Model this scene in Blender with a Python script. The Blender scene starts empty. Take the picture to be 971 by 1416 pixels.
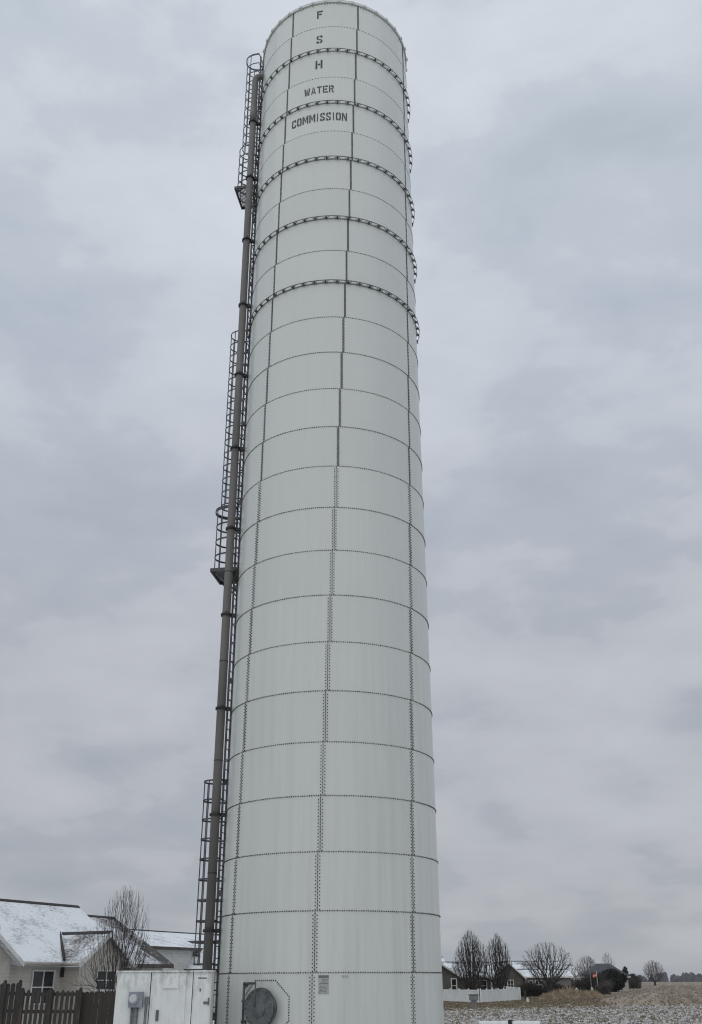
import bpy, math, random
from math import sin, cos, pi, radians as rad, sqrt, atan2
from mathutils import Vector as V, Matrix
random.seed(7)
S = bpy.context.scene
COL = S.collection
EYE = 2.0

# ------------------------------------------------------------------ camera
FPX, PITCH, ROLL, YAW = 1349.51, 0.4487257, -0.0044585, 0.0206362
fw = V((sin(YAW)*cos(PITCH), cos(YAW)*cos(PITCH), sin(PITCH)))
r0 = V((cos(YAW), -sin(YAW), 0)); u0 = r0.cross(fw)
rt = r0*cos(ROLL) + u0*sin(ROLL); up = -r0*sin(ROLL) + u0*cos(ROLL)
cam = bpy.data.cameras.new('camera'); co = bpy.data.objects.new('camera', cam); COL.objects.link(co)
cam.sensor_fit = 'VERTICAL'; cam.sensor_height = 24; cam.lens = 12*FPX/708
cam.clip_start = .1; cam.clip_end = 9000
co.matrix_world = Matrix(((rt.x, up.x, -fw.x, 0), (rt.y, up.y, -fw.y, 0), (rt.z, up.z, -fw.z, EYE), (0, 0, 0, 1)))
S.camera = co

def at(px, py, dist):
    """survey helper: where a sight line meets the vertical plane 'dist' metres ahead"""
    d = fw + rt*((px-485.5)/FPX) + up*((708-py)/FPX)
    t = dist/d.y
    return V((d.x*t, dist, EYE + d.z*t))

# ------------------------------------------------------------------ helpers
def xyz(p): return (p[0], p[1], p[2])

class MB:
    def __init__(s): s.v = []; s.f = []; s.sm = []
    def add(s, vs, fs, smooth=False):
        o = len(s.v); s.v += [xyz(p) for p in vs]
        for f in fs: s.f.append(tuple(i+o for i in f)); s.sm.append(smooth)
    def box(s, c, size, ax=None, ay=None, az=None):
        ax = V(ax) if ax is not None else V((1, 0, 0)); az = V(az) if az is not None else V((0, 0, 1))
        ay = V(ay) if ay is not None else az.cross(ax)
        c = V(c); hx, hy, hz = [k/2 for k in size]
        vs = [c + ax*(hx*i) + ay*(hy*j) + az*(hz*k) for i, j, k in
              ((-1,-1,-1),(1,-1,-1),(1,1,-1),(-1,1,-1),(-1,-1,1),(1,-1,1),(1,1,1),(-1,1,1))]
        s.add(vs, [(0,3,2,1),(4,5,6,7),(0,1,5,4),(1,2,6,5),(2,3,7,6),(3,0,4,7)])
    def tube(s, pts, rs, n=6, caps=True, smooth=True):
        pts = [V(p) for p in pts]
        if not isinstance(rs, (list, tuple)): rs = [rs]*len(pts)
        rings = []; prev = None
        for i, p in enumerate(pts):
            a = pts[max(i-1, 0)]; b = pts[min(i+1, len(pts)-1)]
            d = (b-a)
            if d.length < 1e-9: d = V((0,0,1))
            d.normalize()
            if prev is None:
                q = V((1,0,0)) if abs(d.x) < .8 else V((0,1,0))
                e1 = (q - d*q.dot(d)).normalized()
            else:
                e1 = prev - d*prev.dot(d)
                e1 = e1.normalized() if e1.length > 1e-6 else V((1,0,0))
            prev = e1; e2 = d.cross(e1)
            rings.append([p + e1*(rs[i]*cos(2*pi*k/n)) + e2*(rs[i]*sin(2*pi*k/n)) for k in range(n)])
        vs = [q for r in rings for q in r]; fs = []
        for i in range(len(pts)-1):
            for k in range(n):
                k2 = (k+1) % n
                fs.append((i*n+k, i*n+k2, (i+1)*n+k2, (i+1)*n+k))
        if caps:
            fs.append(tuple(reversed(range(n)))); fs.append(tuple((len(pts)-1)*n+k for k in range(n)))
        o = len(s.v); s.v += [xyz(p) for p in vs]
        for f in fs: s.f.append(tuple(i+o for i in f)); s.sm.append(smooth and len(f) == 4)
    def slab(s, quad, th, nrm=None):
        """a flat polygon given thickness th along its normal (downwards/backwards from the given face)"""
        q = [V(p) for p in quad]
        n = (q[1]-q[0]).cross(q[2]-q[0]).normalized() if nrm is None else V(nrm)
        k = len(q); vs = q + [p - n*th for p in q]
        fs = [tuple(range(k)), tuple(reversed(range(k, 2*k)))]
        for i in range(k):
            j = (i+1) % k; fs.append((i, i+k, j+k, j))
        s.add(vs, fs)
    def build(s, name, mat, parent=None, kind=None):
        off = V((0,0,0))
        q = parent
        while q is not None: off += q.location; q = q.parent
        me = bpy.data.meshes.new(name)
        me.from_pydata([(x-off.x, y-off.y, z-off.z) for x, y, z in s.v], [], s.f)
        me.polygons.foreach_set('use_smooth', s.sm)
        me.materials.append(mat); me.update()
        o = bpy.data.objects.new(name, me); COL.objects.link(o)
        if parent is not None: o.parent = parent
        if kind: o['kind'] = kind
        return o

def tag(o, label, cat=None, group=None, kind=None):
    if label: o['label'] = label
    if cat: o['category'] = cat
    if group: o['group'] = group
    if kind: o['kind'] = kind
    return o
def thing(name, loc, label, cat, group=None):
    o = bpy.data.objects.new(name, None); COL.objects.link(o); o.location = V(loc); o.empty_display_size = .3
    return tag(o, label, cat, group)

# ------------------------------------------------------------------ materials
class NT:
    def __init__(s, name):
        s.m = bpy.data.materials.new(name); s.m.use_nodes = True
        s.t = s.m.node_tree; s.n = s.t.nodes; s.b = s.n['Principled BSDF']
    def node(s, typ, **kw):
        n = s.n.new(typ)
        for k, v in kw.items(): setattr(n, k, v)
        return n
    def put(s, sock, v):
        if hasattr(v, 'links') or isinstance(v, bpy.types.NodeSocket): s.t.links.new(v, sock)
        else: sock.default_value = v
    def math(s, op, a, b=0, c=None, clamp=False):
        n = s.node('ShaderNodeMath', operation=op, use_clamp=clamp)
        s.put(n.inputs[0], a); s.put(n.inputs[1], b)
        if c is not None: s.put(n.inputs[2], c)
        return n.outputs[0]
    def coord(s, scale=(1,1,1), which='Object', loc=(0,0,0), rot=(0,0,0)):
        tc = s.node('ShaderNodeTexCoord'); mp = s.node('ShaderNodeMapping')
        mp.inputs['Scale'].default_value = scale; mp.inputs['Location'].default_value = loc; mp.inputs['Rotation'].default_value = rot
        s.t.links.new(tc.outputs[which], mp.inputs['Vector']); return mp.outputs[0]
    def noise(s, vec, scale, detail=4, rough=.55):
        n = s.node('ShaderNodeTexNoise'); s.t.links.new(vec, n.inputs['Vector'])
        n.inputs['Scale'].default_value = scale; n.inputs['Detail'].default_value = detail; n.inputs['Roughness'].default_value = rough
        return n.outputs['Fac']
    def ramp(s, fac, stops, interp='LINEAR'):
        n = s.node('ShaderNodeValToRGB'); n.color_ramp.interpolation = interp
        s.put(n.inputs[0], fac); els = n.color_ramp.elements
        while len(els) < len(stops): els.new(.5)
        for e, (p, c) in zip(els, stops): e.position = p; e.color = (*c, 1) if len(c) == 3 else c
        return n.outputs[0]
    def mix(s, fac, a, b, blend='MIX'):
        n = s.node('ShaderNodeMix', data_type='RGBA', blend_type=blend)
        s.put(n.inputs[0], fac)
        s.put(n.inputs[6], a if not isinstance(a, tuple) else (*a[:3], 1)); s.put(n.inputs[7], b if not isinstance(b, tuple) else (*b[:3], 1))
        return n.outputs[2]
    def bump(s, h, strength=.3, dist=.02):
        n = s.node('ShaderNodeBump'); n.inputs['Strength'].default_value = strength; n.inputs['Distance'].default_value = dist
        s.t.links.new(h, n.inputs['Height']); s.t.links.new(n.outputs[0], s.b.inputs['Normal'])
    def done(s, col=None, rough=.7, metal=0, spec=.5):
        if col is not None: s.put(s.b.inputs['Base Color'], col if not isinstance(col, tuple) else (*col[:3], 1))
        s.put(s.b.inputs['Roughness'], rough); s.put(s.b.inputs['Metallic'], metal)
        s.b.inputs['Specular IOR Level'].default_value = spec
        return s.m

def g3(v, t=(1,1,1)): return (v*t[0], v*t[1], v*t[2])
def mottled(name, c1, c2, scale=3, rough=.7, metal=0, bump=0, stretch=(1,1,1), spec=.5, lo=.35, hi=.65):
    k = NT(name); vec = k.coord(stretch); f = k.noise(vec, scale, 5)
    c = k.ramp(f, [(lo, c1), (hi, c2)])
    if bump: k.bump(f, bump, .02)
    return k.done(c, rough, metal, spec)

# enamelled shell: faint vertical rain streaks, each sheet a shade of its own
def mat_shell():
    k = NT('enamel_shell')
    tc = k.node('ShaderNodeTexCoord'); sp = k.node('ShaderNodeSeparateXYZ'); k.t.links.new(tc.outputs['Object'], sp.inputs[0])
    ang = k.math('ARCTAN2', sp.outputs[0], k.math('MULTIPLY', sp.outputs[1], -1))
    vec = k.node('ShaderNodeCombineXYZ'); k.put(vec.inputs[0], k.math('MULTIPLY', ang, 2.98)); k.put(vec.inputs[2], sp.outputs[2])
    mp = k.node('ShaderNodeMapping'); mp.inputs['Scale'].default_value = (5, 1, .22); k.t.links.new(vec.outputs[0], mp.inputs[0])
    streak = k.noise(mp.outputs[0], 1.0, 6, .6)
    mp2 = k.node('ShaderNodeMapping'); mp2.inputs['Scale'].default_value = (.7, 1, .5); k.t.links.new(vec.outputs[0], mp2.inputs[0])
    broad = k.noise(mp2.outputs[0], 1.0, 3)
    low = k.math('MULTIPLY_ADD', sp.outputs[2], -1/16, 1.0, clamp=True)
    # sheet id
    course = k.math('FLOOR', k.math('DIVIDE', k.math('SUBTRACT', sp.outputs[2], 2.204), 1.3875))
    sh = k.math('FLOOR', k.math('DIVIDE', k.math('SUBTRACT', k.math('MULTIPLY', ang, 180/pi), k.math('MULTIPLY_ADD', course, 1.05, -7.6)), 51.4286))
    idv = k.node('ShaderNodeCombineXYZ'); k.put(idv.inputs[0], course); k.put(idv.inputs[1], sh)
    wn = k.node('ShaderNodeTexWhiteNoise'); k.t.links.new(idv.outputs[0], wn.inputs['Vector'])
    base = k.mix(wn.outputs['Value'], (.54, .568, .538), (.575, .60, .568))
    st = k.math('MULTIPLY', k.ramp(streak, [(.42, (0,0,0)), (.75, (1,1,1))]), k.math('MULTIPLY_ADD', low, .5, .12))
    c = k.mix(st, base, (.42, .43, .395))
    c = k.mix(k.math('MULTIPLY', broad, .18), c, (.45, .50, .48))
    # rust weeps just below the bolted ring seams
    k.bump(broad, .10, .03)
    k.b.inputs['Coat Weight'].default_value = .35; k.b.inputs['Coat Roughness'].default_value = .12
    return k.done(c, .42, 0, .5)

M = {}
M['shell'] = mat_shell()
M['bolt'] = mottled('dark_bolt_caps', (.018,.018,.020), (.115,.085,.075), 7, .55)
M['sealant'] = mottled('dark_sealant', (.085,.085,.086), (.16,.155,.152), 5, .6)
M['lap'] = mottled('lap_edge_sealant', (.38,.42,.40), (.46,.50,.48), 3, .6)
M['lapdark'] = mottled('grey_angle_paint', (.17,.18,.18), (.24,.25,.25), 3, .6)
M['girder'] = mottled('weathered_steel', (.045,.047,.05), (.105,.108,.11), 6, .5, .3)
M['cage'] = mottled('galvanised_steel_dark', (.04,.042,.047), (.09,.092,.10), 5, .5, .4)
M['paint'] = mottled('black_stencil_paint', (.014,.015,.016), (.075,.078,.078), 14, .6)
M['roofmetal'] = mottled('dome_aluminium', (.5,.51,.52), (.6,.61,.62), 2, .4, .6)
M['concrete'] = mottled('concrete', (.26,.25,.24), (.38,.37,.35), 3, .9, 0, .3)
M['pipe'] = mottled('grey_brown_pipe', (.105,.100,.095), (.155,.148,.140), 1.2, .6, 0, .05, (1,1,.25))
M['clamp'] = mottled('black_clamp', (.015,.015,.017), (.03,.03,.032), 5, .5, .3)
M['manway'] = mottled('manway_steel', (.06,.068,.07), (.13,.145,.148), 5, .6, .1, .1)
M['plate'] = mottled('faded_plate', (.27,.28,.28), (.42,.43,.43), 22, .5)
M['plateprint'] = mottled('faded_print', (.10,.105,.105), (.17,.175,.175), 30, .5)

def mat_cabinet():
    k = NT('stained_white_paint')
    v = k.coord((1,1,.35)); f = k.noise(v, 7, 6, .65)
    v2 = k.coord((1,1,1)); g = k.noise(v2, 26, 5, .7); v3 = k.coord((.7, 1, .5)); h = k.noise(v3, 2.1, 3)
    tc = k.node('ShaderNodeTexCoord'); sp = k.node('ShaderNodeSeparateXYZ'); k.t.links.new(tc.outputs['Object'], sp.inputs[0])
    top = k.math('MULTIPLY_ADD', sp.outputs[2], 1.3, -2.05, clamp=True)   # algae collects under the cap
    dirt = k.math('MULTIPLY', k.ramp(f, [(.46, (0,0,0)), (.70, (1,1,1))]), k.math('MULTIPLY_ADD', top, .85, .16))
    c = k.mix(dirt, (.68,.70,.69), (.22,.22,.18))
    spk = k.math('MULTIPLY', k.ramp(g, [(.60, (0,0,0)), (.70, (1,1,1))]), k.math('MULTIPLY', h, .7))
    c = k.mix(spk, c, (.16,.155,.12))
    return k.done(c, .55)
M['cabinet'] = mat_cabinet()
M['cabgap'] = mottled('dark_gap_fill', (.05,.05,.05), (.09,.09,.085), 6, .8)
M['meter'] = mottled('meter_grey', (.20,.225,.26), (.27,.295,.33), 6, .45, .2)
M['meterglass'] = mottled('meter_dome', (.42,.45,.46), (.55,.57,.58), 9, .12)
M['conduit'] = mottled('conduit_grey', (.10,.105,.11), (.17,.175,.18), 5, .5, .3)

def mat_wood(name, c1, c2, c3):
    k = NT(name); v = k.coord((14, 14, .7)); f = k.noise(v, 1.2, 5, .6); v2 = k.coord((3, 3, 1.1)); g = k.noise(v2, 1.7, 3)
    c = k.ramp(f, [(.3, c1), (.7, c2)]); c = k.mix(k.ramp(g, [(.52, (0,0,0)), (.7, (1,1,1))]), c, c3)
    k.bump(f, .3, .01); return k.done(c, .85)
M['picket'] = mat_wood('weathered_picket_wood', (.022,.020,.019), (.052,.047,.042), (.070,.050,.034))
M['board'] = mat_wood('dark_board_wood', (.028,.025,.020), (.045,.040,.032), (.038,.035,.029))

def mat_siding(name, c1, c2, pitch=.2):
    k = NT(name)
    tc = k.node('ShaderNodeTexCoord'); sp = k.node('ShaderNodeSeparateXYZ'); k.t.links.new(tc.outputs['Object'], sp.inputs[0])
    fr = k.math('FRACT', k.math('DIVIDE', sp.outputs[2], pitch))
    f = k.noise(k.coord((1,1,1)), 2, 4)
    c = k.ramp(f, [(.35, c1), (.65, c2)])
    k.bump(fr, .8, .03); return k.done(c, .7)
M['siding'] = mat_siding('beige_lap_siding', (.40,.375,.335), (.46,.435,.39), .16)
M['siding_dark'] = mat_siding('taupe_siding', (.085,.078,.070), (.115,.105,.096))
M['siding_grey'] = mat_siding('grey_siding', (.17,.165,.16), (.22,.21,.20))
M['siding_tan'] = mat_siding('brown_siding', (.085,.075,.062), (.12,.105,.088))
M['siding_white'] = mat_siding('white_siding', (.55,.56,.56), (.66,.67,.66))
M['trim'] = mottled('white_trim', (.5,.5,.48), (.66,.66,.64), 2, .5)
M['darktrim'] = mottled('brown_fascia', (.05,.042,.036), (.085,.072,.062), 3, .7)
M['gutter'] = mottled('beige_gutter', (.30,.27,.235), (.37,.34,.30), 3, .5)
M['glass'] = mottled('dark_glass', (.010,.012,.014), (.022,.026,.03), 2, .06)
M['ridge'] = mottled('bare_ridge_shingles', (.022,.02,.02), (.05,.046,.044), 5, .9)

def mat_snowroof(name, shingle, lo, hi, scale=1.0, snow=(.70,.735,.77)):
    """shingles under a thin crust of snow, patchy where it has melted"""
    k = NT(name)
    v = k.coord((1,1,1)); f = k.noise(v, .55*scale, 5, .6); g = k.noise(k.coord((1,1,2.4)), 5*scale, 5, .7)
    tc = k.node('ShaderNodeTexCoord'); sp = k.node('ShaderNodeSeparateXYZ'); k.t.links.new(tc.outputs['Object'], sp.inputs[0])
    rows = k.math('FRACT', k.math('DIVIDE', sp.outputs[2], .085))
    a = k.math('ADD', k.math('MULTIPLY', f, .55), k.math('MULTIPLY', g, .58))
    a = k.math('ADD', a, k.math('MULTIPLY', k.ramp(rows, [(.0, (1,1,1)), (.22, (0,0,0))]), -.035))
    cover = k.ramp(a, [(lo, (0,0,0)), (hi, (1,1,1))])
    c = k.mix(cover, shingle, snow)
    k.bump(g, .35, .03)
    return k.done(c, .8)
M['snowroof'] = mat_snowroof('snowy_shingle_roof', (.15,.145,.14), .36, .565)
M['thinroof'] = mat_snowroof('half_melted_roof', (.075,.066,.060), .46, .66, 1.2)
M['bareroof'] = mat_snowroof('wet_bare_shingles', (.050,.044,.041), .55, .74, 1.4)
M['patchroof'] = mat_snowroof('patchy_snow_roof', (.09,.085,.085), .47, .60, .7)
M['slate'] = mottled('dark_slate_roof', (.040,.044,.052), (.07,.075,.084), 1.2, .85)
M['vinyl'] = mottled('white_vinyl', (.62,.65,.67), (.72,.75,.76), .8, .45)
M['vinylgrey'] = mottled('pale_grey_vinyl', (.46,.50,.50), (.58,.61,.61), 1.2, .5)  # greyer vinyl, used on the small pillars
M['bark'] = mottled('dark_bark', (.020,.018,.017), (.048,.043,.040), 6, .9)
M['twig'] = mottled('bare_twigs', (.030,.026,.025), (.060,.052,.048), 4, .9)
M['twigfar'] = mottled('bare_twigs_brown', (.06,.048,.044), (.10,.082,.074), .8, .9)
M['juniper'] = mottled('juniper_green', (.006,.009,.007), (.018,.024,.017), 2, .9)
M['evergreen'] = mottled('spruce_green', (.020,.027,.024), (.04,.05,.043), 2, .9)
M['brush'] = mottled('dark_brush', (.022,.018,.016), (.05,.042,.034), .7, .9)
M['drygrass'] = mottled('dry_ornamental_grass', (.27,.215,.145), (.46,.38,.275), 2, .9)
M['tuft'] = mottled('dead_grass', (.15,.125,.088), (.28,.24,.175), .8, .9)
M['snowtuft'] = mottled('frosted_grass', (.48,.48,.475), (.70,.70,.695), .9, .8)
M['stubble'] = mottled('corn_stubble', (.20,.168,.132), (.33,.285,.23), .15, .9)
M['wood_far'] = mottled('far_wood', (.050,.052,.058), (.085,.085,.09), .05, .95)  # blue-grey of distant haze is put into this colour
M['white'] = mottled('white_painted_concrete', (.62,.63,.62), (.78,.79,.78), 4, .7)
M['greybox'] = mottled('grey_pedestal_plastic', (.16,.165,.16), (.22,.225,.22), 4, .6)
M['red'] = mottled('red_cloth', (.50,.055,.03), (.62,.09,.05), 4, .8)
M['blackmetal'] = mottled('black_metal', (.012,.012,.013), (.025,.025,.026), 4, .5)

def mat_ground():
    k = NT('winter_ground')
    tc = k.node('ShaderNodeTexCoord'); sp = k.node('ShaderNodeSeparateXYZ'); k.t.links.new(tc.outputs['Object'], sp.inputs[0])
    X, Y = sp.outputs[0], sp.outputs[1]
    v = k.coord((1,1,1))
    n1 = k.noise(v, .09, 4); n2 = k.noise(v, 1.1, 6, .7); n3 = k.noise(v, .02, 3); n4 = k.noise(v, 5.5, 5, .75)
    # corn rows running away to the far right
    q = k.math('SUBTRACT', k.math('MULTIPLY', X, .952), k.math('MULTIPLY', Y, .307)); t = k.math('ADD', k.math('MULTIPLY', X, .307), k.math('MULTIPLY', Y, .952))
    rc = k.node('ShaderNodeCombineXYZ'); k.put(rc.inputs[0], k.math('ADD', q, k.math('MULTIPLY', n1, 1.2))); k.put(rc.inputs[1], k.math('MULTIPLY', t, .014))
    r1 = k.noise(rc.outputs[0], .30, 4, .6); r2 = k.noise(rc.outputs[0], 1.6, 4, .7)
    rr = k.math('ADD', k.math('MULTIPLY', r1, .55), k.math('MULTIPLY', r2, .45))
    field = k.ramp(rr, [(.40, (.12,.09,.066)), (.48, (.20,.158,.12)), (.54, (.275,.225,.172)), (.62, (.39,.335,.27))])
    field = k.mix(k.math('MULTIPLY', k.ramp(n3, [(.4,(0,0,0)),(.6,(1,1,1))]), .45), field, (.25,.22,.18))
    lawn = k.ramp(n2, [(.3, (.145,.12,.07)), (.55, (.22,.185,.11)), (.75, (.28,.235,.145))])
    lawn = k.mix(k.math('MULTIPLY', k.ramp(n1, [(.45,(0,0,0)),(.65,(1,1,1))]), .55), lawn, (.115,.118,.052))
    sv = k.noise(k.coord((2.6, .55, 1)), 1.0, 6, .75)
    mixn = k.math('ADD', k.math('MULTIPLY', sv, .65), k.math('MULTIPLY', n4, .35))
    snowy = k.ramp(mixn, [(.36, (.15,.128,.10)), (.44, (.37,.355,.33)), (.53, (.66,.67,.68))])
    # region edges (ragged)
    jag = k.math('MULTIPLY_ADD', n1, 14, -7)
    edge = k.math('ADD', k.math('MULTIPLY_ADD', X, .55, 74), jag)          # snow lies nearer than this
    s = k.math('MULTIPLY_ADD', k.math('SUBTRACT', Y, edge), .12, .5, clamp=True)
    fedge = k.math('ADD', k.math('SUBTRACT', k.math('MULTIPLY', X, .9), k.math('MULTIPLY', Y, .20)), k.math('MULTIPLY_ADD', jag, .3, 0))
    fl = k.math('MULTIPLY_ADD', k.math('SUBTRACT', fedge, 1.0), .25, .5, clamp=True)
    far = k.mix(fl, lawn, field)
    c = k.mix(s, snowy, far)
    k.bump(n2, .5, .08)
    return k.done(c, .95, 0, .2)
M['ground'] = mat_ground()

# ------------------------------------------------------------------ ground
def make_ground():
    mb = MB()
    mb.add([(-3500,-300,0),(3500,-300,0),(3500,6000,0),(-3500,6000,0)], [(0,1,2,3)])
    g = mb.build('ground', M['ground'], kind='structure')
    tag(g, 'flat winter ground, snow dusted in front and brown stubble field beyond')
make_ground()

# ------------------------------------------------------------------ the standpipe
TX, TY, R = 0.0, 29.018, 2.98
H, Z0, NC = 1.3875, EYE+.2042, 26          # ring seam k lies at Z0 + k*H, k = -1 .. 25
TOP = Z0 + 25*H
def cyl(az, r, z):
    a = rad(az); return V((TX + r*sin(a), TY - r*cos(a), z))
def seam_az(k, j): return -8.65 + 1.05*k + j*360/7     # k = course index, 0 lies below ring 0

tower = thing('water_tower', (TX, TY, 0), 'tall pale grey-green bolted steel standpipe with black stencilled letters near its top', 'water tower')

def shell():
    mb = MB(); n = 252
    zs = [.2] + [Z0 + k*H for k in range(-1, 26)]
    prev = None
    for i in range(len(zs)-1):
        r = R + (.004 if i % 2 else 0.0)
        vs = [cyl(360*j/n, r, z) for z in (zs[i], zs[i+1]) for j in range(n)]
        mb.add(vs, [(j, (j+1) % n, n+(j+1) % n, n+j) for j in range(n)], True)
        if i:
            a = [cyl(360*j/n, R, zs[i]) for j in range(n)] + [cyl(360*j/n, R+.004, zs[i]) for j in range(n)]
            mb.add(a, [(j, n+j, n+(j+1) % n, (j+1) % n) for j in range(n)])
    mb.build('tank_shell', M['shell'], tower)
shell()

def ring_band(mb, r_in, r_out, z0, z1, n=180, a0=0, a1=360):
    full = abs(a1-a0) >= 359.9; m = n if full else n+1
    ps = []
    for r, z in ((r_in, z0), (r_out, z0), (r_out, z1), (r_in, z1)):
        ps += [cyl(a0 + (a1-a0)*j/n, r, z) for j in range(m)]
    fs = []
    for e in range(4):
        for j in range(n):
            j2 = (j+1) % m
            fs.append((e*m+j, e*m+j2, ((e+1) % 4)*m+j2, ((e+1) % 4)*m+j))
    mb.add(ps, fs, False)

def bolt(mb, az, z, r=.0165, h=.022, base=R+.002):
    a = rad(az); er = V((sin(a), -cos(a), 0)); et = V((cos(a), sin(a), 0))
    c = V((TX, TY, z)) + er*base
    n = 6; vs = []
    for rr, hh in ((r, 0), (r, h*.6), (r*.55, h)):
        vs += [c + er*hh + et*(rr*cos(2*pi*k/n)) + V((0,0,1))*(rr*sin(2*pi*k/n)) for k in range(n)]
    fs = [(i*n+k, i*n+(k+1) % n, (i+1)*n+(k+1) % n, (i+1)*n+k) for i in range(2) for k in range(n)] + [tuple(range(2*n, 3*n))]
    mb.add(vs, fs)

roof = MB()
n = 120
vs = [cyl(360*j/n, R+.05, TOP+.10) for j in range(n)] + [cyl(360*j/n, R*.5, TOP+.5) for j in range(n)] + [V((TX, TY, TOP+.62))]
roof.add(vs, [(j, (j+1) % n, n+(j+1) % n, n+j) for j in range(n)] + [(n+j, n+(j+1) % n, 2*n) for j in range(n)], True)
roof.build('dome_roof', M['roofmetal'], tower)
rim = MB(); ring_band(rim, R+.005, R+.05, TOP-.01, TOP+.085)
for j in range(36): rim.box(cyl(j*10+3, R+.05, TOP+.03), (.10, .10, .10), V((cos(rad(j*10+3)), sin(rad(j*10+3)), 0)))
rim.build('top_rim', M['shell'], tower)
fnd = MB(); ring_band(fnd, R-.3, R+.45, -.3, .19); fnd.build('foundation_ring', M['concrete'], tower)

GIRD = [15, 17, 19, 21, 23]
for k in range(-1, 26):
    z = Z0 + k*H
    mb = MB()
    nb = 307 if k < 17 else (290 if k < 20 else 153)
    zz = z - (.06 if k == 25 else 0)
    for i in range(nb):
        rr = .0165 if k < 17 else .0145
        bolt(mb, 360*(i+.5*(k % 2))/nb + random.uniform(-.05, .05), zz + random.uniform(-.003, .003), rr*random.uniform(.85, 1.12))
    b = mb.build('bolt_ring', M['bolt'], tower, 'stuff')
    if k < 25:
        lp = MB(); ring_band(lp, R+.003, R+.0075, z-.007, z+.007); lp.build('lap_bead', M['lap'], b)

for j in range(7):
    mb = MB(); ss = MB()
    for k in range(-1, 26):
        za, zb = Z0 + (k-1)*H, Z0 + k*H
        if k == -1: za = .25
        az0 = seam_az(k, j)
        d = .052/R*180/pi
        if k <= 10:
            rows = [-d, 0, d]; pitch = .083; w = .012
        elif k <= 14:
            rows = [-.55*d, .55*d]; pitch = .060; w = .035
        else:
            rows = [-.4*d, .4*d]; pitch = .06; w = .052 - .0014*(k-14)
        nb = int((zb-za)/pitch)
        for q, o in enumerate(rows):
            for i in range(nb):
                bolt(mb, az0 + o, za + .03 + (zb-za-.05)*(i + (.5 if q % 2 else 0))/nb, .0165 if k <= 10 else .013)
        dw = w/2/R*180/pi
        ring_band(ss, R+.001, R+.0085, za+.004, zb-.004, 2, az0-dw, az0+dw)
    o = mb.build('vertical_seam', M['bolt'], tower, 'stuff')
    ss.build('sealant_strip', M['sealant'], o)

for k in GIRD:
    z = Z0 + k*H + .03
    mb = MB()
    ring_band(mb, R+.106, R+.119, z+.005, z+.03)          # outer leg
    il = MB(); ring_band(il, R+.006, R+.016, z-.03, z+.01)          # inner leg on the shell
    for i in range(50):
        az = i*7.2 + 2
        a = rad(az); er = V((sin(a), -cos(a), 0)); et = V((cos(a), sin(a), 0))
        mb.box(V((TX, TY, z-.005)) + er*(R+.058), (.05, .085, .065), et, er)
        mb.tube([cyl(az-.6, R+.02, z-.03), cyl(az+2.6, R+.112, z+.03)], .012, 4); mb.tube([cyl(az-1.9, R+.02, z+.05), cyl(az+1.2, R+.125, z-.07)], .012, 4)
    o = mb.build('wind_girder', M['girder'], tower); il.build('inner_angle', M['lapdark'], o)

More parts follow.
